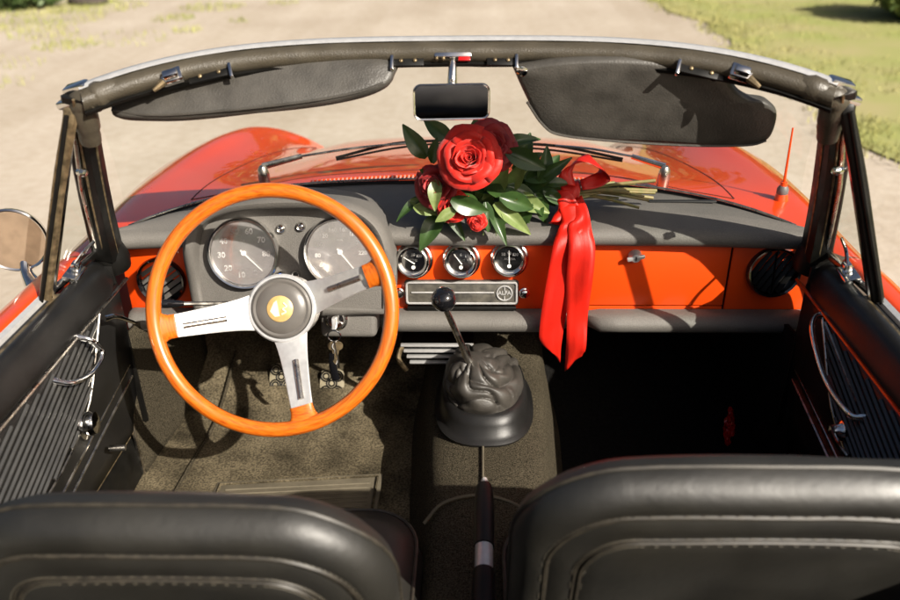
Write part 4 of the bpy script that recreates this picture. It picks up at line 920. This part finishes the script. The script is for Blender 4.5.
# wooden-looking cut stems, crossing at the binding point
bind = V((.205, 1.405, .868))
for k in range(15):
    a = random.random() * 6.283; rr_ = .016 * math.sqrt(random.random()); st = bind + V((0, rr_ * math.cos(a), rr_ * math.sin(a) * .8))
    end = V((.285 + .085 * random.random(), 1.405 + .085 * (random.random() - .5), .848 + .050 * random.random()))
    head = V((.10 + .03 * random.random(), 1.42 + .05 * (random.random() - .5), .87 + .03 * (random.random() - .5)))
    g = G(); r_ = .0020 + .0017 * random.random(); pts = cr([head, st, st.lerp(end, .5) + V((0, .004 * random.random(), .004)), end], 4)
    g.tube(pts, [r_ * (1 + .15 * noise.noise((i * 1.1, k, 0))) for i in range(len(pts))], 7)
    if k % 3 == 0: g.tube([pts[8], pts[8] + V((.012, .004, .008))], [.0016, .0008], 5)
    g.build('stem', STEM, BQ, smooth=60)
rose(V((.026, 1.318, .966)), (-.15, -.90, .40), .64, ROSE, ROSE, 3, 1.15)
rose(V((.054, 1.365, .968)), (.28, -.80, .52), .58, ROSED, ROSED, 53, 1.15)
rose(V((-.032, 1.342, .910)), (-.35, -.88, .30), .56, ROSED, ROSED, 17, .95)
rose(V((-.005, 1.330, .878)), (-.08, -.97, .22), .46, ROSE, ROSE, 29, .9)
rose(V((.034, 1.318, .854)), (.05, -.98, .15), .28, ROSE, ROSE, 41, .85)
random.seed(23)
LV = [  # position, direction, facing, size, kind
    ((-.055, 1.425, .935), (-.55, -.1, .75), (-.2, -1, .4), 1.0, 'd'), ((-.045, 1.42, .925), (.15, -.1, 1), (-.4, -1, .2), .9, 'd'), ((-.030, 1.40, .905), (-.35, -.3, .25), (-.1, -1, .4), .9, 'd'),
    ((-.035, 1.36, .915), (.05, -.2, -1), (-.2, -1, .3), .75, 'l'), ((.075, 1.42, .955), (.75, .1, .28), (.0, -.7, .7), 1.0, 'd'), ((.02, 1.43, .965), (.3, .1, .5), (0, -1, .3), .9, 'd'),
    ((-.01, 1.43, .965), (-.6, .1, .4), (0, -1, .3), .9, 'd'), ((.085, 1.39, .955), (.55, -.1, -.65), (.2, -1, .4), 1.25, 'd'), ((.10, 1.41, .915), (.7, 0, .45), (0, -1, .5), 1.0, 'd'),
    ((-.01, 1.345, .885), (.55, -.1, -.75), (-.3, -1, .3), 1.0, 'd'), ((.005, 1.36, .860), (-.75, -.1, -.35), (0, -1, .3), .75, 'l'), ((-.002, 1.345, .868), (-.25, -.2, -.7), (0, -1, .4), .8, 'l'),
    ((-.078, 1.37, .862), (.75, -.2, -.30), (0, -1, .5), .7, 'l'), ((-.085, 1.375, .850), (.85, -.15, -.22), (0, -.8, .6), 1.0, 'l'), ((-.075, 1.37, .862), (.7, -.2, .1), (.1, -1, .3), .6, 'l'),
    ((-.01, 1.36, .840), (-.1, -.5, -.3), (0, -1, .6), .6, 'd'), ((.0, 1.37, .838), (.6, -.3, -.2), (0, -1, .6), .7, 'd'), ((-.06, 1.385, .852), (-.5, -.4, -.1), (0, -.5, 1), .8, 'd'),
    ((.02, 1.37, .862), (.35, -.1, -.9), (0, -1, .2), .8, 'l'), ((.05, 1.37, .870), (.1, -.1, -1), (.3, -1, .2), 1.0, 'd'), ((.065, 1.375, .865), (.35, -.15, -.8), (.1, -1, .5), 1.1, 'l'), ((.075, 1.37, .880), (.6, 0, -.6), (0, -1, .5), 1.0, 'd'),
    ((.09, 1.38, .895), (.7, 0, -.25), (0, -.9, .6), 1.05, 'd'), ((.10, 1.38, .880), (.45, -.15, -.75), (.1, -1, .5), 1.1, 'd'), ((.125, 1.39, .895), (.5, -.1, .55), (0, -1, .5), 1.0, 'd'), ((.12, 1.39, .905), (.7, 0, .2), (0, -.9, .6), 1.0, 'd'),
    ((.14, 1.385, .88), (.35, -.2, -.75), (.2, -1, .4), 1.0, 'd'), ((.155, 1.385, .885), (.6, -.1, -.35), (0, -1, .6), .8, 'd'), ((.15, 1.39, .90), (.2, 0, .8), (.3, -1, .3), .9, 'd'), ((.13, 1.38, .865), (-.35, -.3, -.7), (0, -1, .4), .9, 'd'),
    ((.16, 1.39, .895), (.75, -.05, .15), (0, -.8, .7), .6, 'd'), ((.11, 1.42, .92), (.3, .1, .7), (.1, -1, .2), .9, 'd'), ((.09, 1.37, .85), (-.15, -.3, -.75), (0, -1, .5), .9, 'd'), ((.06, 1.37, .84), (.2, -.4, -.45), (0, -.9, .6), .9, 'd')]
for p, d, u, s_, k in LV:
    if p[0] < .09 and d[2] < -.25: d = (d[0] * 1.3 - .1, d[1], -.22)
    if p[2] < .862: p = (p[0], p[1] + .012, p[2] + .016)
    leaf(V(p) + (V((0, -.042, .014)) if p[0] < .09 else V((0, -.012, .004))), d, u, s_ * .92, k)
for _ in range(64):                                           # fill inside the bouquet
    t = random.random(); p = V((lerp(-.05, .16, t), lerp(1.345, 1.385, t) + .04 * random.random(), .878 + .075 * (random.random() - .5) * (1.3 - t)))
    leaf(p, (random.gauss(.35, .5) if p.x > 0 else random.gauss(-.2, .4), random.gauss(-.1, .3), max(-.12, random.gauss(-.1, .6))), (random.gauss(0, .3), -1, .6), .65 + .45 * random.random(), 'd' if random.random() < .8 else 'l')
for _ in range(10):                                           # thin buds and wispy stalks
    p = V((.02 + .04 * random.random(), 1.335, .865)); q = p + V((random.gauss(.02, .02), -.012, -.025 - .02 * random.random())); g = G(); g.tube(cr([p, p.lerp(q, .5) + V((.006, 0, 0)), q], 3), .0009, 5); g.build('tendril', LEAFL, BQ)
# ribbon
def strip(name, path, thick=.0007):
    C_ = cr([p[0] for p in path], 6); W_ = cr([p[1] for p in path], 6); g = G(); n = len(C_)
    g.rings([[C_[i] + W_[i] * (s_ - .5) + V((0, .0022 * math.sin(i * .55 + s_ * 5) + .0015 * math.sin(s_ * 9 + i * .2), .0012 * math.sin(i * .9 + s_ * 4))) for s_ in (0, .2, .4, .6, .8, 1)] for i in range(n)], caps=False, loop=False); return g.build(name, RIBBON, BQ, smooth=80, thick=thick, off=0)
g = G(); rr = []
for k in range(9):
    x = bind.x - .018 + .036 * k / 8; rr.append([V((x + .0018 * math.sin(3 * a + k), bind.y + (.0255 + .002 * math.sin(k * 1.7 + a * 2)) * math.cos(a), bind.z + .002 + (.0245 + .0015 * math.sin(k * 2.1 + a * 3)) * math.sin(a))) for a in [2 * math.pi * i / 24 for i in range(24)]])
g.rings(rr, caps=False); g.build('ribbon_wrap', RIBBON, BQ, smooth=80, thick=.0008, off=0)
strip('ribbon_loop', [(V((.200, 1.385, .893)), V((.030, .004, .0))), (V((.196, 1.392, .915)), V((.026, .012, .004))), (V((.215, 1.405, .934)), V((.014, .030, .004))), (V((.243, 1.412, .934)), V((-.004, .034, .006))), (V((.268, 1.408, .912)), V((-.016, .030, .010))), (V((.262, 1.40, .902)), V((-.014, .022, .014))), (V((.225, 1.39, .893)), V((-.004, .020, .016)))])
strip('ribbon_knot', [(V((.188, 1.383, .885)), V((.030, 0, .006))), (V((.196, 1.372, .872)), V((.034, 0, .004))), (V((.205, 1.366, .852)), V((.044, 0, -.006))), (V((.196, 1.352, .838)), V((.050, .004, -.010))), (V((.188, 1.355, .828)), V((.046, .01, -.012)))])
strip('ribbon_tail', [(V((.215, 1.380, .870)), V((.022, .004, .016))), (V((.222, 1.350, .848)), V((.030, .0, .012))), (V((.219, 1.330, .835)), V((.042, .0, -.004))), (V((.222, 1.306, .806)), V((.048, -.002, -.002))), (V((.221, 1.300, .74)), V((.046, -.008, -.002))), (V((.223, 1.306, .66)), V((.040, .006, .0))), (V((.224, 1.302, .60)), V((.036, -.006, .0))), (V((.222, 1.308, .560)), V((.032, .004, .034)))])
strip('ribbon_tail', [(V((.200, 1.372, .862)), V((.030, .004, .006))), (V((.206, 1.346, .842)), V((.036, .004, .0))), (V((.202, 1.325, .830)), V((.044, -.002, .0))), (V((.193, 1.310, .80)), V((.048, .010, .0))), (V((.186, 1.308, .73)), V((.050, .010, .0))), (V((.178, 1.306, .66)), V((.048, .008, .0))), (V((.176, 1.306, .61)), V((.042, .006, -.006))), (V((.184, 1.308, .578)), V((.026, .004, -.034)))])

# red scrap in the passenger footwell
g = G(); g.grid(lambda u, v: V((.555 + .012 * (u - .5) * 2 * math.sin(v * 3.0 + .1) + .005 * noise.noise((u * 5, v * 9, 2)), 1.33 + .010 * noise.noise((u * 7, v * 8, 5)) + .02 * v, .345 + .085 * v)), 8, 22)
o = g.build('foil_wrapper', REDL, smooth=20, thick=.001); o['label'] = 'crumpled shiny red wrapper standing in the dark passenger footwell'; o['category'] = 'wrapper'
